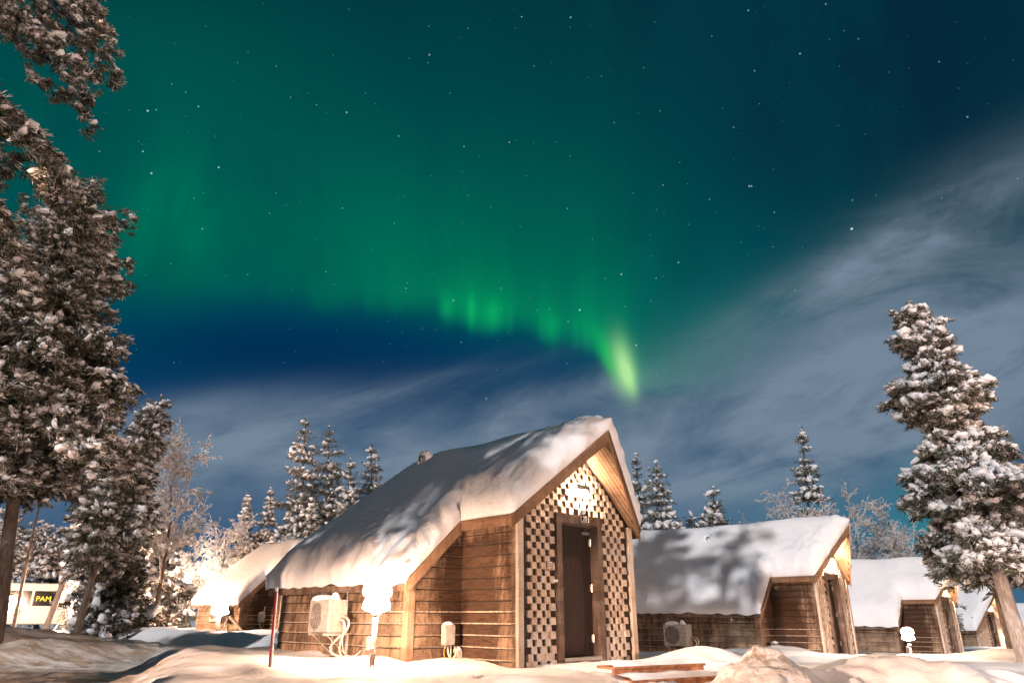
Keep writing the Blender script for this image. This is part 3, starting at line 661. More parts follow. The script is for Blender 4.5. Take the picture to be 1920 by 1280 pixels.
    h = MB(); h.box((-DW + t, -.05, -.4), (DW - t, .0, -.032)); h.build('base_board', 'dark_trim', root)
    # roof slab
    m = MB(); RKv = RK if porch else .6; b = .09
    def pr(u): return -(OF + (OA - OF) * (1 - abs(u) / bwf)) + .012
    for sg in (-1, 1):
        us = np.linspace(0, bwf, 9)
        for u0, u1 in zip(us[:-1], us[1:]):
            f0, f1 = pr(u0), pr(u1); e = L - .02
            vr0 = min(e, VR + (SL * u0) / ((AP - EZ) / (L - VR))); vr1 = min(e, VR + (SL * u1) / ((AP - EZ) / (L - VR)))
            q = [(sg * u0, f0, AP - SL * u0), (sg * u1, f1, AP - SL * u1), (sg * u1, vr1, AP - SL * u1), (sg * u0, vr0, AP - SL * u0)]
            m.add(q, [(0, 1, 2, 3)]); m.add([(x, y, z - b) for x, y, z in q], [(3, 2, 1, 0)])
        if porch:
            k = (AP - EZ) / (L - VR); vrb, vre = min(L - .02, VR + SL * BW / k), L - .02
            q = [(sg * BW, RK + .012, BZ), (sg * EW, RK + .012, EZ), (sg * EW, vre, EZ), (sg * BW, vrb, BZ)]
            m.add(q, [(0, 1, 2, 3)]); m.add([(x, y, z - b) for x, y, z in q], [(3, 2, 1, 0)])
    m.add([(0, VR, AP), (EW, L - .02, EZ), (-EW, L - .02, EZ)], [(0, 1, 2)]); m.add([(0, VR, AP - b), (EW, L - .02, EZ - b), (-EW, L - .02, EZ - b)], [(0, 2, 1)])
    m.build('roof', 'roof_felt', root)
    # soffit boards under the prow and porch eaves
    for sg in (-1, 1):
        m = MB(); y = -.0; st = .078
        n = int((OA - .05) / st)
        for kk in range(n):
            y1 = -kk * st; y0 = y1 - st + .014
            um = bwf * (1 - max(0, (-y0 - OF)) / (OA - OF)); um = min(um, bwf) - .015
            if um < .05: continue
            zz = lambda u: AP - SL * u - b - .006
            jj = .004 * (kk % 2)
            m.add([(0, y0, zz(0) - jj), (sg * um, y0, zz(um) - jj), (sg * um, y1, zz(um) - jj), (0, y1, zz(0) - jj)], [(0, 1, 2, 3)])
        if porch: m.add([(sg * (WP - .02), 0.002, zz(WP - .02)), (sg * (BW - .01), 0.002, zz(BW - .01)), (sg * (BW - .01), RK, zz(BW - .01)), (sg * (WP - .02), RK, zz(WP - .02))], [(0, 1, 2, 3)])
        m.build('soffit', 'soffit_wood', root)
    # barge boards on the prow: board + thin drip strip
    for sg in (-1, 1):
        m = MB(); A = Vector((0, -OA, AP)); Bp = Vector((sg * bwf, -OF, AP - SL * bwf)); hh = .185
        d = (Bp - A).normalized(); nrm = Vector((d.y * sg, -abs(d.x), 0)).normalized() if False else Vector((0, -1, 0))
        for (o0, o1, z0, z1) in ((.0, .035, -.19, -.035), (-.022, .035, -.033, .012)):
            vs = []
            for p_ in (A, Bp):
                sx = .0 if p_ is A else sg * .02
                for yy, zz_ in ((o0, z0), (o1, z0), (o1, z1), (o0, z1)): vs.append((p_.x + sx, p_.y + yy, p_.z + zz_))
            m.add(vs, [(0, 1, 2, 3), (7, 6, 5, 4), (0, 4, 5, 1), (1, 5, 6, 2), (2, 6, 7, 3), (3, 7, 4, 0)])
        m.build('bargeboard', 'board_wood', root)
        if porch:
            m = MB(); x = sg * BW; m.box((min(x - sg * .03, x), -OF + .037, BZ - .145), (max(x - sg * .03, x), RK - .03, BZ - .035)); m.box((min(x - sg * .02, x + sg * .018), -OF + .037, BZ - .033), (max(x - sg * .02, x + sg * .018), RK - .03, BZ + .012)); m.build('porch_fascia', 'board_wood', root)
            m = MB()
            for (o0, o1, z0, z1) in ((.0, .035, -.185, -.035), (-.02, .035, -.033, .012)):
                vs = []
                for p_ in (Vector((sg * (BW - .05), RK, BZ + .05 * SL)), Vector((sg * (EW + .02), RK, EZ - .02 * SL))):
                    for yy, zz_ in ((o0, z0), (o1, z0), (o1, z1), (o0, z1)): vs.append((p_.x, p_.y + yy - .03, p_.z + zz_))
                m.add(vs, [(0, 1, 2, 3), (7, 6, 5, 4), (0, 4, 5, 1), (1, 5, 6, 2), (2, 6, 7, 3), (3, 7, 4, 0)])
            m.build('bargeboard', 'board_wood', root)
        m = MB(); x = sg * EW; m.box((min(x - sg * .03, x), (RK + .01) if porch else 0, EZ - .13), (max(x - sg * .03, x), L - .03, EZ - .005)); m.build('eave_fascia', 'dark_trim', root)
    hs = snow_cover(L, VR, root, porch=porch, seed=seed, res=res)
    # roof vent with its own cap of snow
    if vent:
        vx, vy = vent; zb = AP - SL * abs(vx)
        m = MB(); m.tube([(vx, vy, zb), (vx, vy, zb + .55)], .075, 12); m.tube([(vx, vy, zb + .45), (vx - .10, vy - .06, zb + .52), (vx - .17, vy - .10, zb + .50)], .07, 12, False); vp = m.build('vent_pipe', 'dark_metal', root, True)
        m = MB(); m.lathe([(.14, .40), (.17, .47), (.165, .56), (.12, .66), (.05, .70), (.0, .705)], (vx + .01, vy, zb), 16, .12, seed); m.build('snow_cap', 'roof_snow', vp, True)
    for k in range(7 if detail else 0):
        rk_ = random.Random(k + seed * 31); vy = 1.6 + (L - 2.2) * rk_.random(); ln = rk_.uniform(.06, .2)
        m = MB(); m.tube([(-EW - .012, vy, EZ - .11), (-EW - .012, vy, EZ - .13 - ln * .5), (-EW - .01, vy, EZ - .13 - ln)], [.012, .007, .001], 6); m.build('icicle', 'ice', root, True)
    # lamp over the door
    wl = MB(); wl.box((-.04, -.085, 2.52), (.04, .0, 2.72)); wl.lathe([(0, 0), (.07, 0), (.07, .02), (0, .02)], (0, 0, 0), 6) if False else None
    lam = wl.build('wall_lamp', 'grey_metal', root)
    m = MB(); m.tube([(-.14, -.16, 2.64), (.14, -.16, 2.64)], .042, 14); m.tube([(0, -.16, 2.62), (0, -.05, 2.62)], .02, 8); m.build('lamp_housing', 'grey_metal', lam, True)
    m = MB(); m.box((-.15, -.120, 2.565), (.15, -.085, 2.597)); m.build('diffuser', glow, lam)
    if number:
        sg_ = MB(); sg_.box((-.0, -.10, DT - .07), (.20, -.086, DT + .13)); s0 = sg_.build('number_sign', 'sign_black', root)
        m = MB(); x0, x1, z0, z1, y, w = 0, .20, DT - .07, DT + .13, -.1035, .008
        for a_, b_ in (((x0, z0), (x1, z0 + w)), ((x0, z1 - w), (x1, z1)), ((x0, z0 + w + .001), (x0 + w, z1 - w - .001)), ((x1 - w, z0 + w + .001), (x1, z1 - w - .001))): m.box((a_[0], y, a_[1]), (b_[0], y + .003, b_[1]))
        m.build('sign_border', 'sign_white', s0)
        m = MB()
        for k, (a_, b_) in enumerate(((.03, .13), (.035, .125), (.03, .10))): m.box((a_, y, z1 - .030 - k * .022), (b_, y + .003, z1 - .018 - k * .022))
        m.build('sign_lines', 'sign_white', s0)
        text_mesh('sign_number', number, .115, 'sign_white', s0, (.045, y, z0 + .018), (R(90), 0, 0))
        m = MB(); m.box((-.80, -.064, 1.28), (-.665, -.058, 1.42)); npl = m.build('notice_plate', 'trim_wood', root)
        m = MB(); 
        for z in (1.305, 1.33, 1.355, 1.38, 1.40): m.box((-.79 + .01 * (z > 1.37), -.0665, z), (-.675 - .03 * (int(z * 1000) % 2), -.0645, z + .009))
        m.build('notice_lines', 'sign_white', npl)
        m = MB(); m.box((-.66, -.075, 1.115), (-.56, -.0, 1.155)); m.build('card_reader', 'sign_white', root)
    return root, hs
def text_mesh(name, txt, size, m, parent, loc, rot, ext=.002):
    c = bpy.data.curves.new(name, 'FONT'); c.body = txt; c.size = size; c.extrude = ext
    tmp = bpy.data.objects.new(name + '_src', c); COL.objects.link(tmp); bpy.context.view_layer.update()
    me = bpy.data.meshes.new_from_object(tmp.evaluated_get(bpy.context.evaluated_depsgraph_get()))
    bpy.data.objects.remove(tmp); bpy.data.curves.remove(c)
    me.materials.clear(); me.materials.append(MATS[m]); me.name = name
    o = bpy.data.objects.new(name, me); COL.objects.link(o); o.parent = parent; o.location = loc; o.rotation_euler = rot
    return o

C1 = ((1.0776, 12.1071, 0.0), R(43.279)); C2 = ((9.325, 21.842, -.415), R(49.292)); C3 = ((17.60, 30.652, -.861), R(46.82)); C0 = ((-8.24, 30.95, -.056), R(46.05))
make_cabin('brown timber cabin number 20 with checkered gable front and deep snow on its roof', *C1, 5.75, 4.45, number='20', vent=(-.42, 3.75), seed=1)
make_cabin('cabin with tree shadows on its snowy roof, next to the right of cabin 20', *C2, 7.6, 6.6, vent=(-.75, 3.35), seed=2, res=1.2, glow='far_wall_lamp_glow')
make_cabin('cabin with unshadowed smooth snowy roof beside the tall leaning pine', *C3, 7.6, 6.4, vent=None, seed=3, res=1.6, glow='far_wall_lamp_glow')
make_cabin('cabin half hidden behind cabin 20, at the left by the glowing trees', *C0, 5.5, 4.3, vent=(-.15, 3.6), seed=4, res=1.6, glow='wall_lamp_glow')
make_cabin('small distant cabin with wide pointed gable, past the leaning pine trunk', (29.2, 46.3, -1.35), R(37), 7.0, 6.0, porch=False, vent=None, seed=5, detail=False, res=2.5, glow='far_wall_lamp_glow')
make_cabin('farthest tiny cabin gable peeping out left of the pine trunks', (55.5, 77.0, -2.0), R(40), 7.0, 6.0, porch=False, vent=None, seed=6, detail=False, res=3.5, glow='far_wall_lamp_glow')

def local(c, x, y, z):
    (ox, oy, oz), th = c
    return Vector((ox + x * math.cos(th) - y * math.sin(th), oy + x * math.sin(th) + y * math.cos(th), oz + z))

# ------------------------------------------------------------------ path lamps
def make_path_lamp(label, x, y, top, shade_mat='lamp_shade', sc=1.0, tilt=(0, 0)):
    z0 = gz(x, y); root = thing('path_lamp', label, 'lamp', (x, y, z0), 0, 'mushroom path lamps'); H = top - z0
    root.rotation_euler = (tilt[0], tilt[1], 0)
    m = MB(); m.tube([(0, 0, -.3), (0, 0, H - .28)], .036 * sc, 12); m.tube([(0, 0, H - .30), (0, 0, H - .26)], .06 * sc, 12); m.build('pole', 'bark_frost', root, True)
    m = MB(); m.lathe([(.075, -.26), (.19, -.22), (.185, -.16), (.150, -.08), (.12, -.05), (.0, -.05)], (0, 0, H), 24); 
    for i, v in enumerate(m.v): m.v[i] = (v[0] * sc, v[1] * sc, H + (v[2] - H) * sc)
    m.build('shade', shade_mat, root, True)
    m = MB(); m.lathe([(.155, -.075), (.195, -.05), (.205, .01), (.19, .075), (.14, .125), (.07, .15), (0, .155)], (0, 0, H), 24, .10, x)
    for i, v in enumerate(m.v): m.v[i] = (v[0] * sc, v[1] * sc, H + (v[2] - H) * sc)
    m.build('snow_cap', 'thin_snow', root, True)
    return root
def f_pole(T, out):
    co = obj_co(T); n = T.noise(co, 14, 4, .7)
    col = T.mix(T.ss(n, .52, .60), (.10, .07, .05, 1), (.72, .70, .68, 1))
    principled(T, out, col, .7, n, .01, .5)
mat('bark_frost', f_pole)
make_path_lamp('lit mushroom path lamp with round snow cap close to the long wall of cabin 20', -1.87, 10.33, .93, tilt=(0, R(1)))
make_path_lamp('lit path lamp in front of the half hidden cabin at the left', -9.05, 23.4, .98, 'lamp_shade_left', 1.35)
make_path_lamp('lit path lamp beside the unshadowed cabin by the tall leaning pine', 9.35, 18.05, .26, 'lamp_shade', .70)
make_path_lamp('tiny glowing path lamp far off beside the farthest cabin gable', 30.5, 47.0, -.35, 'lamp_shade_dim', 1.5)

# ------------------------------------------------------------------ heat pumps
def make_heat_pump(label, c, x, y0, z0, w=.72, h=.56, d=.36, gap=.10, hoses=True, post=False):
    """hung on the wall plane x of cabin c, facing its -x side; casing runs from y0 to y0+w"""
    root = thing('heat_pump', label, 'heat pump', local(c, x, y0, z0), c[1], 'heat pumps on the cabin walls')
    m = MB(); m.box((-gap - d, 0, 0), (-gap, w, h)); cs = m.build('casing', 'white_metal', root, bevel=.018)
    m = MB(); m.box((-gap - d - .004, .02, .02), (-gap - d - .0015, .20, h - .03)); m.build('front_panel', 'white_metal', cs)
    m = MB(); m.box((-gap - d + .06, -.006, .07), (-gap - .12, -.002, .26)); m.build('valve_cover', 'white_metal', cs)
    cy, cz, r = w * .62, h * .5, h * .42; fx = -gap - d - .004
    m = MB()
    n = 28; ring = lambda q, x_: [(x_, cy + q * math.cos(2 * math.pi * k / n), cz + q * math.sin(2 * math.pi * k / n)) for k in range(n)]
    m.add(ring(r, fx + .0025), [tuple(range(n))]); m.build('fan_recess', 'grille', root)
    m = MB()
    for q in np.linspace(.06, 1, 9): m.tube(ring(r * q, fx - .006) + [ring(r * q, fx - .006)[0]], .0035 if q < 1 else .008, 5, False)
    for k in range(12):
        a = 2 * math.pi * k / 12; m.tube([(fx - .006, cy + .05 * math.cos(a), cz + .05 * math.sin(a)), (fx - .006, cy + r * math.cos(a + .5), cz + r * math.sin(a + .5))], .003, 4)
    m.build('fan_grille', 'white_metal', root)
    for yy in (.08, w - .12):
        m = MB(); m.box((-gap - d - .02, yy, -.045), (-.002, yy + .04, -.005)); m.box((-.03, yy, -.34), (-.002, yy + .04, -.046))
        m.beam((-gap - d * .8, yy + .02, -.046), (-.032, yy + .02, -.32), .02, .02, (1, 0, 0)); m.build('bracket', 'white_metal', root)
    if post:
        m = MB(); m.tube([(-gap - d * .5, w * .5, -1.0), (-gap - d * .5, w * .5, -.046)], .045, 10); m.build('post', 'trim_wood', root)
    m = MB(); m.lathe([(.20, 0), (.19, .05), (.12, .09), (0, .10)], (-gap - d * .5, w * .72, h - .012), 14, .25, x); m.lathe([(.10, 0), (.09, .05), (.04, .12), (0, .13)], (-gap - d * .4, w * .3, h - .012), 12, .25, 3); m.build('snow_cap', 'roof_snow', root, True)
    if hoses:
        gx = -gap - .10
        m = MB(); m.tube([(gx, -.05, .24), (gx, .0, .24)], .028, 8); m.tube([(gx - .05, -.05, .19), (gx - .05, .0, .19)], .022, 8); m.build('valve', 'white_metal', root, True)
        def bz(P, n=18):
            P = [Vector(p) for p in P]; out = []
            for i in range(n + 1):
                t = i / n; Q = P[:]
                while len(Q) > 1: Q = [a.lerp(b, t) for a, b in zip(Q, Q[1:])]
                out.append(Q[0])
            return out
        for P, rr in (([(gx, -.05, .24), (gx, -.35, .26), (gx, -.42, -.14), (gx - .05, .05, -.02), (gx - .05, .52, -.16), (gx - .04, .42, -.40), (gx, -.02, -.36), (-.04, -.12, -.36)], .020),
                      ([(gx - .05, -.05, .19), (gx - .04, -.26, .20), (gx - .05, -.30, -.06), (gx - .04, .12, -.16), (gx - .02, .05, -.42), (-.04, -.10, -.38)], .016),
                      ([(gx - .02, -.05, .10), (gx - .03, -.20, .02), (gx - .02, .02, -.28), (gx, -.10, -.44), (-.05, -.30, -.36), (-.03, -.36, -.26)], .008)):
            m = MB(); m.tube(bz(P), rr, 8); m.build('hose', 'pipe_foam', root, True)
    return root
make_heat_pump('heat pump with thick coiled hoses on the long wall of cabin 20', C1, -HW - .03, 2.80, .37, .66, .50, .34)
make_heat_pump('heat pump on a post in the gap between cabin 20 and its right neighbour', C2, -HW - .03, 3.25, .22, .74, .58, .34, post=True)
make_heat_pump('heat pump partly behind the glowing path lamp at the left cabin', C0, -HW - .03, 2.0, .45, .80, .60, .40)

# ------------------------------------------------------------------ boxes on the walls
def cable(P, r, m_, parent, name='cable', n=16):
    P = [Vector(p) for p in P]; out = []
    for i in range(n + 1):
        t = i / n; Q = P[:]
        while len(Q) > 1: Q = [a.lerp(b, t) for a, b in zip(Q, Q[1:])]
        out.append(Q[0])
    m = MB(); m.tube(out, r, 8); return m.build(name, m_, parent, True)
def wall_box(name, label, c, x, y, z, w, h, d, glands=True, face='front', group=None):
    rz = c[1] if face == 'front' else c[1] - math.pi / 2
    root = thing(name, label, 'electrical box', local(c, x, y, z), rz, group)
    m = MB(); m.box((-w / 2, -d - .03, 0), (w / 2, -.03, h)); m.build('casing', 'white_metal', root, bevel=.014)
    m = MB(); m.lathe([(w * .42, 0), (w * .40, .02), (w * .2, .045), (0, .05)], (0, -.03 - d / 2, h - .006), 12, .2, x); m.build('snow_cap', 'roof_snow', root, True)
    if glands:
        for k in range(3):
            m = MB(); gx = -w * .28 + k * w * .28; m.tube([(gx, -.03 - d / 2, -.045), (gx, -.03 - d / 2, .002)], .014, 8); m.build('cable_gland', 'white_metal', root, True)
    return root
b = wall_box('meter_box', 'upright white meter box with yellow cable on the step wall of cabin 20', C1, -1.70, PD, .20, .20, .30, .11)
cable([(-.06, -.085, -.04), (-.12, -.09, -.18), (.0, -.10, -.26), (.10, -.09, -.20), (.16, -.09, -.10)], .008, 'yellow_cable', b)
cable([(0, -.085, -.04), (.0, -.10, -.22), (.10, -.11, -.26), (.20, -.09, -.12), (.14, -.09, -.04)], .013, 'pipe_foam', b)
cable([(.06, -.085, -.04), (.05, -.10, -.2), (.03, -.10, -.5)], .009, 'pipe_foam', b)
b = wall_box('junction_box', 'smaller white junction box low in the inner corner of cabin 20', C1, -1.475, PD, -.015, .11, .15, .08, False)
cable([(-.02, -.06, .0), (-.06, -.09, -.14), (.02, -.09, -.16), (.03, -.06, .0)], .010, 'pipe_foam', b)
cable([(-.03, -.06, .15), (-.05, -.08, .22), (-.10, -.08, .20), (-.10, -.07, .10)], .011, 'pipe_foam', b)
b = wall_box('wall_socket', 'small white socket box beside the hoses on the long wall of cabin 20', C1, -HW - .0, 2.22, .12, .075, .16, .06, False, 'side')
b = wall_box('meter_box', 'white meter box with bent pipes on the cabin at the left', C0, -1.52, PD, .42, .26, .36, .14)
cable([(-.04, -.09, -.03), (-.02, -.12, -.25), (.10, -.12, -.28), (.12, -.09, -.05)], .020, 'pipe_foam', b)
cable([(.10, -.08, .36), (.14, -.08, .7), (.22, -.08, 1.0)], .025, 'pipe_foam', b)
m = MB(); p0, p1 = local(C0, -HW + .1, PD - .75, -.1), local(C0, -HW - .55, PD - .35, .66); m.beam(p0, p1, .14, .05, (0, .6, .8))
tag(m.build('leaning_plank', 'pale_wood', bevel=.006), 'pale plank leaning in the snow before the cabin at the left', 'plank')
for c, x, y, zt, lab in ((C2, -2.02, PD - .22, .33, 'short wooden post in the recess of the cabin with tree shadows'), (C3, -2.02, PD - .22, .33, 'short wooden post in the recess of the unshadowed cabin')):
    p = local(c, x, y, 0); m = MB(); m.box((-.08, -.08, -.6), (.08, .08, zt)); root = thing('wooden_post', lab, 'post', p, c[1], 'short posts by cabin walls')
    m.build('post', 'trim_wood', root, bevel=.01)
    m = MB(); m.lathe([(.09, 0), (.085, .03), (.04, .06), (0, .065)], (0, 0, zt), 10, .2, x); m.build('snow_cap', 'roof_snow', root, True)

# ------------------------------------------------------------------ snow stake
z0 = gz(-2.93, 9.36)
root = thing('snow_stake', 'thin red snow stake with frosted side, left of cabin 20', 'marker stake', (-2.93, 9.36, z0)); root.rotation_euler = (R(1), R(-1), 0)
m = MB(); m.tube([(0, 0, -.4), (0, 0, .93 - z0 + .0)], .0125, 10); m.build('pole', 'red_paint', root, True)
m = MB(); m.tube([(.016, .004, -.1), (.017, .004, .2), (.014, .004, .5), (.015, .004, .9 - z0)], [.018, .011, .009, .010], 8); m.lathe([(.02, -.02), (.022, .01), (.012, .035), (0, .04)], (.003, 0, .93 - z0), 10); m.build('frost', 'roof_snow', root, True)

# ------------------------------------------------------------------ entrance steps
root = thing('wooden_steps', 'snow covered reddish wooden steps leading up to the door of cabin 20', 'steps', (1.95, 10.12, 0), R(31))
for k, (yy, zt) in enumerate(((0, -.005), (-.34, -.135), (-.68, -.265))):
    m = MB(); m.box((-.78, yy - .0, zt - .128), (.76, yy + .05, zt)); m.box((-.80, yy + .0 - .02, zt + .002), (.78, yy + .34, zt + .032)); st = m.build('step', 'stair_wood', root, bevel=.006)
    m2 = MB(); rr = random.Random(k)
    n = 22; vs = []
    for i in range(n + 1):
        x = -.79 + 1.56 * i / n; a = .035 + .025 * mnoise.noise(Vector((x * 3, k * 5, 0)))
        vs += [(x, yy - .012 + .02 * mnoise.noise(Vector((x * 6, k, 3))), zt + .034), (x, yy + .05, zt + .034 + a), (x, yy + .33, zt + .05 + a)]
    m2.add(vs, [(3 * i + j, 3 * i + 3 + j, 3 * i + 4 + j, 3 * i + 1 + j) for i in range(n) for j in (0, 1)]); m2.build('snow_layer', 'snow', st, True)

# ------------------------------------------------------------------ parked coach and street lamps beyond the trees
bp = at(58, 1150, 60); root = thing('parked_coach', 'white coach with dark windows parked behind the left trees', 'coach', (bp.x, bp.y, gz(bp.x, bp.y) + .05), R(-33) * -1)
root.rotation_euler = (0, 0, math.atan2(-bp.x, bp.y) * 1.0)
m = MB(); m.box((-9.0, 0, .35), (2.6, 2.4, 2.95)); m.build('body', 'bus_white', root, bevel=.12)
for x0, x1 in ((-8.6, -6.9), (-6.8, -5.1), (-5.0, -3.3), (-3.2, -1.75), (-1.65, -.2)):
    m = MB(); m.box((x0, -.012, 1.55), (x1, -.002, 2.45)); m.build('window', 'glass_dark', root, bevel=.004)
m = MB(); m.box((-.05, -.014, 1.5), (1.35, -.002, 2.45)); dsp = m.build('display_panel', 'glass_dark', root)
text_mesh('display_letters', 'PAM', .46, 'led', dsp, (.08, -.016, 1.80), (R(90), 0, 0), .002)
t = text_mesh('lettering', 'VIL', .62, 'dark_blue', root, (-2.1, -.016, .86), (R(90), 0, 0), .002)
m = MB(); m.add([(-1.02, -.016, .86), (-.66, -.016, .86), (-.62, -.016, 1.32)], [(0, 1, 2)]); m.build('emblem', 'red_paint', root)
for x in (-7, -3.4):
    m = MB(); m.tube([(x, -.01, .5), (x, .3, .5)], .5, 20); m.build('wheel', 'rubber', root)
def street_lamp(label, px, py, D, r, g, arm=0):
    p = at(px, py, D); zb = gz(p.x, p.y); root = thing('street_lamp', label, 'street lamp', (p.x, p.y, zb), 0, 'street lamps beyond the trees'); H = p.z - zb
    m = MB(); m.tube([(0, 0, -.3), (0, 0, H - r)], .05, 10); m.build('pole', 'grey_metal', root, True)
    m = MB(); m.lathe([(0, -r), (r * .7, -r * .7), (r, 0), (r * .7, r * .7), (0, r)], (0, 0, H), 16); m.build('globe', g, root, True)
    m = MB(); m.lathe([(r * .75, r * .72), (r * .9, r * .9), (r * .5, r * 1.4), (0, r * 1.5)], (0, 0, H), 12); m.build('snow_cap', 'roof_snow', root, True)
    return root
street_lamp('bright street lamp globe behind the left end of the half hidden cabin', 353, 1080, 50, .20, 'street_glow')
street_lamp('small warm street lamp glowing between the left tree trunks', 138, 1123, 33, .12, 'far_glow')
street_lamp('added lamp lighting the parked coach, hidden behind the bare leaning trunk', 21, 1122, 51, .12, 'far_glow')  # made-up lamp, added to brighten the coach
street_lamp('added lamp hidden behind the roof of the left cabin, lighting the slim pale spruces', 478, 1085, 46, .14, 'added_far_glow')  # made-up lamp, added to brighten the pale spruces from the front
for px, D, h_, lab in ((322, 40, 1.8, 'left of two thin pale poles near the bright street lamp'), (329, 43, 2.4, 'right of two thin pale poles near the bright street lamp')):
    p = at(px, 1150, D); zb = gz(p.x, p.y); m = MB(); m.tube([(p.x, p.y, zb - .2), (p.x, p.y, zb + h_)], .05, 8); tag(m.build('marker_pole', 'pale_wood', None, True), lab, 'pole', 'thin pale poles')

# ------------------------------------------------------------------ trees
def ico(sub, seed, flat=.62, rough=.28):
    bm = bmesh.new(); bmesh.ops.create_icosphere(bm, subdivisions=sub, radius=1)
    v = np.array([q.co[:] for q in bm.verts]); f = np.array([[q.index for q in fc.verts] for fc in bm.faces]); bm.free()
    d = np.array([1 + rough * 1.6 * mnoise.noise(Vector(p) * 1.3 + Vector((seed * 7.3, 0, 0))) + rough * mnoise.noise(Vector(p) * 3.1 + Vector((0, seed * 5.1, 0))) for p in v])
    v = v * d[:, None]; v[:, 2] *= flat; return v, f
BLOB2 = [ico(2, s, .7, .42) for s in range(7)]; BLOB1 = [ico(1, s + 9, .75, .42) for s in range(6)]
for _v, _f in BLOB2 + BLOB1: _v[:, 0] *= 1.55; _v[:, 2] *= .85
def tuft(seed, n=30):
    """a spray of needle sprigs: thin triangles outwards along +x and downwards"""
    r = np.random.default_rng(seed); V, F = [], []
    for i in range(n):
        a = r.normal(0, .95); dn = r.uniform(-.95, .25); d = np.array([math.cos(a), math.sin(a), dn]); d /= np.linalg.norm(d)
        o = np.array([r.uniform(-.55, .5), r.uniform(-.45, .45), r.uniform(-.3, .12)]); L = r.uniform(.45, .95)
        s = np.cross(d, r.normal(0, 1, 3)); s /= np.linalg.norm(s); w = r.uniform(.035, .085)
        k = len(V); V += [o - s * w * .5, o + s * w * .5, o + d * L * .6 + s * w, o + d * L, o + d * L * .55 - s * w]; F += [(k, k + 1, k + 2), (k, k + 2, k + 4), (k + 4, k + 2, k + 3)]
    return np.array(V), np.array(F)
TUFT = [tuft(s) for s in range(6)]; TUFT_S = [tuft(s + 20, 9) for s in range(6)]
def scatter(temps, pos, az, sc, rng, tilt=.35, zs=None):
    """instances baked into one vertex and face array"""
    Vs, Fs, o = [], [], 0; which = rng.integers(0, len(temps), len(pos))
    for k, (tv, tf) in enumerate(temps):
        ii = np.nonzero(which == k)[0]
        if not len(ii): continue
        t1, t2 = rng.normal(0, tilt, len(ii)), rng.normal(0, tilt, len(ii)); a = az[ii]
        v = tv[None] * sc[ii][:, None, None]
        if zs is not None: v = v * np.stack([np.ones(len(ii)), np.ones(len(ii)), zs[ii]], 1)[:, None, :]
        x, y, z = v[..., 0], v[..., 1], v[..., 2]
        y, z = y * np.cos(t1)[:, None] - z * np.sin(t1)[:, None], y * np.sin(t1)[:, None] + z * np.cos(t1)[:, None]
        x, z = x * np.cos(t2)[:, None] + z * np.sin(t2)[:, None], -x * np.sin(t2)[:, None] + z * np.cos(t2)[:, None]
        x, y = x * np.cos(a)[:, None] - y * np.sin(a)[:, None], x * np.sin(a)[:, None] + y * np.cos(a)[:, None]
        w = np.stack([x, y, z], -1) + pos[ii][:, None, :]
        Vs.append(w.reshape(-1, 3)); n = tv.shape[0]
        Fs.append((tf[None] + (np.arange(len(ii)) * n)[:, None, None] + o).reshape(-1, 3)); o += len(ii) * n
    return np.concatenate(Vs), np.concatenate(Fs)
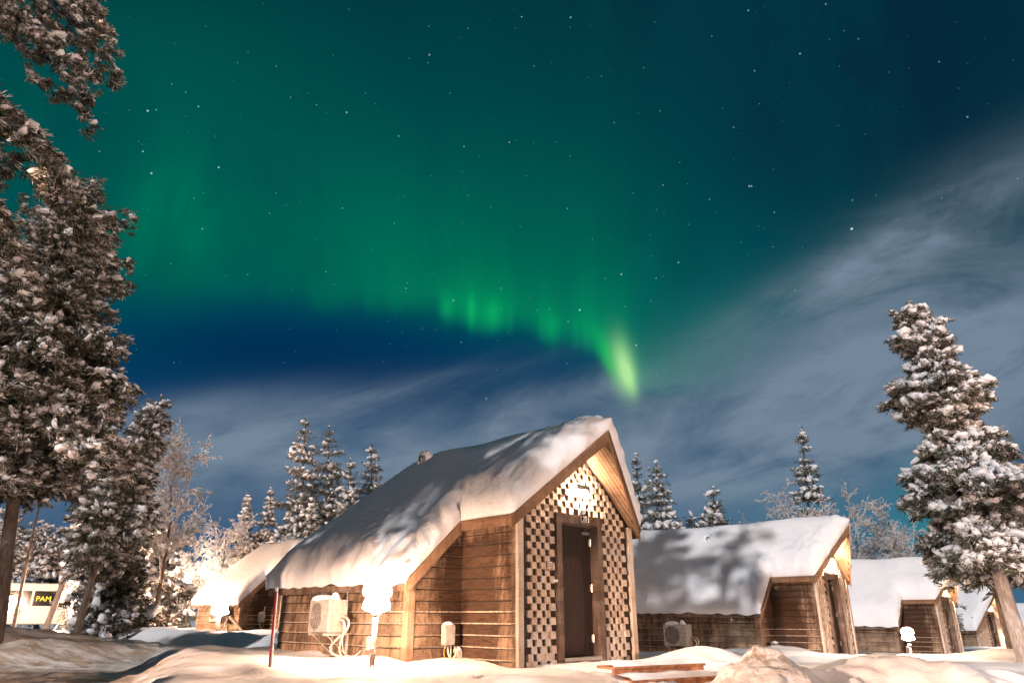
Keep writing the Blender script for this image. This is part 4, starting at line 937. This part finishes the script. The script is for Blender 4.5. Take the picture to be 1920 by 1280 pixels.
def conifer(name, label, base, top, r0, cs=.15, seed=0, nwh=22, nb=5, step=.17, csz=.15, snow=.6, droop=.5, shape=.8, bend=(0, 0), hero=True, group=None, trunk_r=.16, env=None, elev=.2, bark='bark', hang=0, trunk=True, blobsz=1.0):
    rng = np.random.default_rng(seed); base = Vector(base); top = Vector(top); H = top.z - base.z
    root = thing(name, label, 'tree', base, 0, group); ax = top - base; bend = Vector((bend[0], bend[1], 0))
    def spine(t): return np.array(ax) * t + np.array(bend) * (math.sin(math.pi * t) ) 
    ts = np.linspace(0, 1, 16); m = MB(); m.tube([Vector(spine(t)) + Vector((0, 0, -.4 if t == 0 else 0)) for t in ts], [trunk_r * (1 - .88 * t) + .008 for t in ts], 10); m.build('trunk', bark, root, True)
    P, A, S, T = [], [], [], []; tw = MB()
    wf = rng.uniform(.68, 1.28, nwh)
    for i in range(nwh):
        t = cs + (1 - cs) * (i + rng.uniform(-.3, .3)) / nwh; t = min(max(t, cs), .985); tau = (t - cs) / (1 - cs)
        Rr = r0 * (env(tau) if env else ((1 - tau) ** shape * min(1, .55 + tau * 3)))
        n = nb if tau < .8 else max(3, nb - 1); a0 = rng.uniform(0, 6.28)
        for b_ in range(n):
            az = a0 + 2 * math.pi * b_ / n + rng.normal(0, .3); l = Rr * wf[i] * rng.uniform(.66, 1.18) + .05; sp = spine(t)
            e = elev + tau * .55 + rng.normal(0, .10); dr = droop * (1 - tau * .75) * rng.uniform(.7, 1.4)
            def bp_(s): return sp + np.array([math.cos(az) * l * s, math.sin(az) * l * s, l * (math.tan(e) * s - dr * s * s)])
            if hero and l > .5: tw.tube([Vector(bp_(s)) for s in (0, .35, .7, 1)], [.03 * l / 1.5 + .008, .02 * l / 1.5 + .006, .012, .005], 5, False)
            ns = max(2, int(l / step))
            for k in range(ns):
                s = (k + rng.uniform(.2, 1)) / ns; wdt = (.30 * l + .06) * (1 - abs(2 * s - 1.05) ** 1.6 * .85)
                m_ = 1 + int(wdt / step * 1.5)
                for j in range(m_):
                    off = rng.uniform(-1, 1) * wdt; c = bp_(s) + np.array([-math.sin(az), math.cos(az), 0]) * off; c[2] -= abs(off) * .45 + rng.uniform(0, .08) + hang * rng.random() ** 2
                    P.append(c); A.append(az + off / max(wdt, .01) * .7 + rng.normal(0, .3)); S.append(csz * rng.uniform(.75, 1.35) * (1 - .35 * tau)); T.append(s)
    # leader
    for k in range(5 if hero else 3):
        P.append(spine(1 - .02 * k)); A.append(rng.uniform(0, 6.28)); S.append(csz * .55); T.append(1)
    P, A, S, T = map(np.array, (P, A, S, T)); nz_ = np.array([mnoise.noise(Vector(p) * (1.1 / max(r0, .5)) + Vector((seed, 0, 0))) + .5 * mnoise.noise(Vector(p) * (3 / max(r0, .5))) for p in P])
    fv, ff = scatter(TUFT if hero else TUFT_S, P, A, S * 1.35, rng, .45)
    sel = rng.random(len(P)) < np.clip(snow + .7 * nz_, .08, .97)
    sf = rng.random(len(P)) < np.clip(snow * 1.1 + .4 * nz_, .1, .95)
    dv, df = scatter(TUFT if hero else TUFT_S, P[sf] + np.array([0, 0, .25]) * S[sf][:, None], A[sf], S[sf] * 1.25, rng, .45)
    sz = S[sel] * rng.choice([.55, .75, 1.0, 1.35], len(S[sel]), p=[.38, .36, .2, .06]) * .66 * blobsz
    pos = P[sel] + np.stack([np.zeros(sel.sum()), np.zeros(sel.sum()), S[sel] * .42], 1)
    bv, bf = scatter(BLOB2 if hero else BLOB1, pos, A[sel], sz, rng, .5, rng.uniform(.7, 1.5, sel.sum()) if hang else None)
    V = np.concatenate([fv, bv, dv]); F = np.concatenate([ff, bf + len(fv), df + len(fv) + len(bv)]); mi = np.concatenate([np.zeros(len(ff)), np.ones(len(bf)), np.full(len(df), 2)])
    if tw.v:
        bt = np.array([t_ for f in tw.f for t_ in ((f[0], f[1], f[2]), (f[0], f[2], f[3]))]) + len(V)
        V = np.concatenate([V, np.array(tw.v)]); F = np.concatenate([F, bt]); mi = np.concatenate([mi, np.full(len(bt), 3)])
    np_mesh('crown', V, F, ['needles', 'tree_snow', 'dusted_needles', bark], root, mi, (mi == 1) | (mi == 3))
    return root
def birch(name, label, base, H, seed, spread=.45, lean=(0, 0), group=None, dens=1.0, thick=.09, fork=0, m_twig='frosted_twigs', m_trunk='bark', droop=.25, low=.25, tip=.006):
    rng = np.random.default_rng(seed); root = thing(name, label, 'tree', base, 0, group); segs = []
    def grow(p, d, L, r, lev):
        n = 4 if lev < 2 else 3; pts = [p]; rs = [r]
        for i in range(n):
            d = d + rng.normal(0, .10 + .05 * lev, 3); 
            if lev >= 2: d[2] -= droop * .35
            d /= np.linalg.norm(d); p = p + d * L / n; pts.append(p); rs.append(r * (1 - .75 * (i + 1) / n) + .0015)
        segs.append((pts, rs, lev))
        if lev < 4:
            kids = {0: int(13 * dens), 1: int(8 * dens), 2: int(5 * dens), 3: 4}[lev]
            for k in range(kids):
                s = rng.uniform(low if lev == 0 else .15, 1); q = s * n; i = min(int(q), n - 1); c = pts[i] + (pts[i + 1] - pts[i]) * (q - i); dd = pts[i + 1] - pts[i]; dd /= np.linalg.norm(dd)
                rv = rng.normal(0, 1, 3); rv -= dd * rv.dot(dd); rv /= np.linalg.norm(rv); ang = spread * rng.uniform(.7, 1.5)
                nd = dd * math.cos(ang) + rv * math.sin(ang); nd[2] += .12 if lev < 2 else 0
                grow(c, nd / np.linalg.norm(nd), L * rng.uniform(.30, .52) * (1.15 - .5 * s if lev == 0 else 1), max(r * .42 * (1 - .5 * s), tip * .6), lev + 1)
    d0 = np.array([lean[0], lean[1], 1.0]); d0 /= np.linalg.norm(d0)
    grow(np.zeros(3), d0, H, thick, 0)
    for k in range(fork): grow(np.array([rng.normal(0, .1), rng.normal(0, .1), 0]), d0 + rng.normal(0, .22, 3) * np.array([1, 1, 0]), H * rng.uniform(.7, .95), thick * .8, 0)
    m = MB(); V, F = [], []
    for pts, rs, lev in segs:
        if lev == 0: pts = [pts[0] - np.array([0, 0, .3])] + pts[1:]; m.tube([Vector(p) for p in pts], rs, 8)
        else:
            o = len(V); n = 3; rr = [max(r * 1.2, tip) for r in rs]
            for i, p in enumerate(pts):
                d = pts[min(i + 1, len(pts) - 1)] - pts[max(i - 1, 0)]; d = d / np.linalg.norm(d); a = np.cross(d, [.3, .5, .8]); a /= np.linalg.norm(a); b = np.cross(d, a)
                for k in range(n): V.append(p + (a * math.cos(2.1 * k) + b * math.sin(2.1 * k)) * rr[i])
            for i in range(len(pts) - 1): F += [(o + i * n + k, o + i * n + (k + 1) % n, o + (i + 1) * n + (k + 1) % n, o + (i + 1) * n + k) for k in range(n)]
    m.build('trunk', m_trunk, root, True); np_mesh('crown', np.array(V), np.array(F), m_twig, root)
    return root
def onground(px, py, D):
    p = at(px, py, D); return Vector((p.x, p.y, gz(p.x, p.y)))
#TREES
def col_env(tau):   # full, ragged column that narrows only at the tip
    return (.78 + .12 * math.sin(tau * 9) + .14 * math.sin(tau * 23 + 1)) * (1 if tau < .5 else max(.12, 1 - ((tau - .5) / .5) ** 1.25 * .90))
# tall leaning pine at the right
conifer('snowy_pine', 'tall leaning pine heavy with snow on a pale trunk, near the right edge', onground(1922, 1232, 17.5), at(1703, 567, 17.0), 1.16, .30, 11, 30, 8, .095, .125, .80, .65, bend=(.12, .1), env=col_env, trunk_r=.135, elev=.1, blobsz=1.2, bark='pale_bark')
conifer('snowy_pine', 'darker pine standing just behind the tall leaning pine, with darker trunk', onground(1893, 1182, 23), at(1800, 850, 23), 1.25, .40, 12, 14, 7, .16, .18, .45, .6, trunk_r=.15, elev=.1, hang=.1)
# big dark trees at the left
conifer('snowy_spruce', 'nearest dark spruce whose branches reach in from the top left corner', (-7.5, 7.2, gz(-7.5, 7.2)), (-6.9, 7.4, 14.5), 2.35, .36, 21, 9, 4, .085, .095, .6, 1.0, shape=.45, trunk_r=.24, elev=.12, hang=.30, blobsz=.8)
conifer('snowy_spruce', 'large dense spruce on a bare leaning trunk at the left edge', onground(2, 1165, 17), at(165, 350, 16.6), 2.15, .33, 22, 22, 7, .125, .135, .72, .62, shape=.40, trunk_r=.13, elev=.10, hang=.35, bend=(-.3, 0), blobsz=.85)
conifer('snowy_spruce', 'crooked snow capped spruce leaning right, left of the thin birch', onground(143, 1182, 24), at(303, 742, 23.5), 1.12, .38, 23, 22, 7, .13, .155, .74, .62, shape=.5, trunk_r=.095, elev=.05, hang=.35, bend=(-.2, 0), blobsz=1.1)
conifer('snowy_spruce', 'dark drooping spruce with boughs down to the snow, behind the crooked one', onground(212, 1180, 26), at(232, 930, 26), 1.25, .03, 24, 20, 7, .17, .19, .5, .8, shape=.5, trunk_r=.12, elev=-.1, hang=.45)
# lit forest behind on the left
lit = [(74, 1150, 66, 985, 3.0, 'frosted spruce standing right behind the parked coach'), (192, 1150, 38, 905, 1.9, 'glowing frosted spruce behind the crooked snow capped spruce'), (262, 1150, 37, 935, 1.9, 'glowing frosted spruce between the crooked spruce and the thin birch'),
       (10, 1150, 67, 950, 3.2, 'frosted spruce at the far left edge behind the bare leaning trunk'), (128, 1150, 68, 990, 2.8, 'lower lit spruce behind the small warm street lamp'), (232, 1150, 54, 960, 2.2, 'pale spruce deep in the glow behind the drooping dark spruce'), (308, 1150, 55, 985, 2.0, 'pale spruce in the glow just left of the bright street lamp')]
for i, (px, py, D, ty, r, lab) in enumerate(lit):
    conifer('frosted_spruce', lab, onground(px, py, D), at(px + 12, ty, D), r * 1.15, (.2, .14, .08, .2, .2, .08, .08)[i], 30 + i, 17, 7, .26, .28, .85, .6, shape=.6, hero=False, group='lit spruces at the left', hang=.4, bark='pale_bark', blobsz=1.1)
for i, (px, D, w, tx, ty, lab) in enumerate(((88, 30, .10, 132, 1055, 'bright white bare trunk lit from behind, left of the crooked spruce'), (28, 32, .07, 46, 1075, 'thin brown bare trunk in front of the parked coach'))):
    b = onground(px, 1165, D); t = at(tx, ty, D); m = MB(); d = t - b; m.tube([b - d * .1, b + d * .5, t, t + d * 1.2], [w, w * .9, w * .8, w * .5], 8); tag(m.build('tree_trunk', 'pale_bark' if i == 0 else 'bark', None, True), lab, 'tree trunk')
birch('frosted_birch', 'slim frosted birch with dark thin trunk, left of the bright street lamp', onground(284, 1178, 27), 4.9, 41, .5, (.14, 0), dens=1.3, thick=.075, low=.2, tip=.012, group='frosted birches at the left')
birch('frosted_birch', 'brightly lit white birch behind the left end of the half hidden cabin', onground(402, 1150, 52), 5.8, 42, .5, (.02, 0), dens=1.2, thick=.09, fork=2, tip=.016, low=.1, group='frosted birches at the left')
birch('frosted_birch', 'blazing low birch right next to the bright street lamp', onground(350, 1150, 54), 4.7, 43, .55, (0, 0), dens=1.2, thick=.09, fork=2, tip=.016, low=.1, group='frosted birches at the left')
# spruces behind the cabins
sp = [(447, 1150, 52, 465, 925, 1.25, .15, 'left of the pair of slim pale spruces behind the left cabin'), (487, 1150, 52, 508, 915, 1.25, .15, 'right of the pair of slim pale spruces behind the left cabin'),
      (556, 1150, 44, 573, 783, 2.0, .15, 'tallest dark spruce behind cabin 20, pointed and first from the left'), (607, 1150, 44, 617, 800, 2.2, .15, 'dark spruce beside the tallest one behind cabin 20'),
      (655, 1150, 42, 658, 861, 1.6, .12, 'smaller frosted spruce third in the row behind cabin 20'), (692, 1150, 43, 698, 832, 1.7, .12, 'frosted spruce last in the row, against the roof slope of cabin 20'),
      (580, 1150, 38, 586, 930, 1.0, .1, 'small spruce tucked in front of the two dark spruces'),
      (1205, 1150, 40, 1193, 852, 1.0, .1, 'slim spruce top peeping past the gable of cabin 20'), (1238, 1150, 38, 1230, 866, 1.9, .1, 'broad snowy spruce just right of the gable of cabin 20'),
      (1345, 1150, 38, 1338, 914, 1.6, .1, 'rounded snowy spruce behind the middle of the shadowed roof'), (1300, 1150, 41, 1296, 965, 1.7, .1, 'low spruce between the broad and the rounded spruces'),
      (1530, 1150, 42, 1503, 800, 1.6, .12, 'slim tall snowy spruce behind the gable of the shadowed cabin'), (1755, 1150, 45, 1752, 1020, .9, .1, 'tiny green spruce beside the leaning pine')]
for i, (px, py, D, tx, ty, r, cs, lab) in enumerate(sp):
    conifer('snowy_spruce', lab, onground(px, py, D), at(tx, ty, D), r * 1.1, cs, 60 + i, 22, 7, .22, .23, .36 if i > 1 else .8, .62, shape=.72, hero=False, group='spruces behind the cabins', trunk_r=.14, elev=-.05, blobsz=1.1)
bi = [(1490, 40, 900, .6, 3, 'spreading frosted birch left of the slim tall spruce'), (1618, 42, 905, .45, 1, 'rounded frosted birch behind the unshadowed cabin'), (1720, 41, 910, .5, 0, 'leaning bare birch left of the tall pine'),
      (1668, 44, 985, .5, 1, 'low frosted birch between the two behind the unshadowed cabin'), (1560, 43, 975, .55, 2, 'low frosted birch right of the slim tall spruce')]
for i, (px, D, ty, spd, fk, lab) in enumerate(bi):
    b = onground(px, 1150, D); birch('frosted_birch', lab, b, (at(px, ty, D).z - b.z) * .78, 80 + i, spd, (-.10 if i == 2 else .0, 0), fork=fk, dens=1.1, thick=.09, tip=.013, group='frosted birches behind the right cabins', low=.2)
# behind the camera: trees for the roof shadows, trees added to block light, and the yard lamps
conifer('snowy_pine', 'tall pine standing behind the viewpoint, its shadow falls over the roofs', (-9.5, -2.2, -.1), (-7.6, -2.2, 21.5), 2.7, .34, 91, 19, 4, .45, .40, .3, .5, hero=False, env=col_env, trunk_r=.22)
conifer('snowy_pine', 'bushy young pine behind the viewpoint, added to block the yard lamp from the roofs', (-9.6, -4.2, -.1), (-9.6, -4.2, 9.0), 2.7, .34, 92, 18, 9, .2, .40, .3, .05, hero=False, env=col_env, trunk_r=.15, elev=.12)  # unseen tree added to keep the yard lamp off the upper roof
conifer('snowy_pine', 'tall pine outside the left edge shading the roof of the half hidden cabin', (-21.0, 15.0, -.1), (-20.7, 15, 19.5), 3.3, .25, 93, 22, 6, .3, .4, .3, .5, hero=False, env=col_env, trunk_r=.22)
for i, (x, y, h, cs, r, lab) in enumerate(((-12.2, -3.5, 23, .60, 2.7, 'tall high-crowned pine behind the viewpoint, at the left of the tallest'), (-21.0, -1.5, 18, .14, 3.0, 'broad pine behind the viewpoint shading the large dense spruce'), (-3.6, -3.4, 13, .34, 2.2, 'shorter pine right behind the viewpoint shading the snow banks'), (-13.3, -.5, 11.5, .08, 2.2, 'slim pine left of the viewpoint, added to block lamp light on the left spruces'))):  # the slim pine is added to block lamp light
    conifer('snowy_pine', lab, (x, y, -.1), (x + .3, y, h), r, cs, 94 + i, 22, (4, 7, 4, 8)[i], .32, .42, .3, .4, hero=False, env=col_env, trunk_r=.22)
conifer('snowy_spruce', 'small dense spruce behind the viewpoint, added to block the left yard lamp', (-15.66, -8.6, -.1), (-15.66, -8.6, 6.0), 1.15, .04, 98, 20, 9, .13, .26, .3, .3, hero=False, trunk_r=.1, shape=.5)  # unseen tree added to block the yard lamp towards the left cabin
zb = gz(-17, -16); root = thing('street_lamp', 'tall yard lamp behind the viewpoint lighting the cabin fronts', 'street lamp', (-17, -16, zb), 0, 'street lamps beyond the trees')
m = MB(); m.tube([(0, 0, -.3), (0, 0, 2.6 - zb - .2)], .06, 10); m.build('pole', 'grey_metal', root, True)
m = MB(); m.lathe([(0, -.25), (.17, -.17), (.25, 0), (.17, .17), (0, .25)], (0, 0, 2.6 - zb), 16); m.build('globe', 'yard_glow', root, True)

zb = gz(24, -14); root = thing('street_lamp', 'added unseen lamp behind the viewpoint at the right, lighting the gables', 'street lamp', (24, -14, zb), 0, 'street lamps beyond the trees')  # invented lamp out of view, added to light gables and snow edges
m = MB(); m.tube([(0, 0, -.3), (0, 0, 3.4 - zb - .2)], .06, 10); m.build('pole', 'grey_metal', root, True)
m = MB(); m.lathe([(0, -.25), (.17, -.17), (.25, 0), (.17, .17), (0, .25)], (0, 0, 3.4 - zb), 16); m.build('globe', 'added_glow_right', root, True)
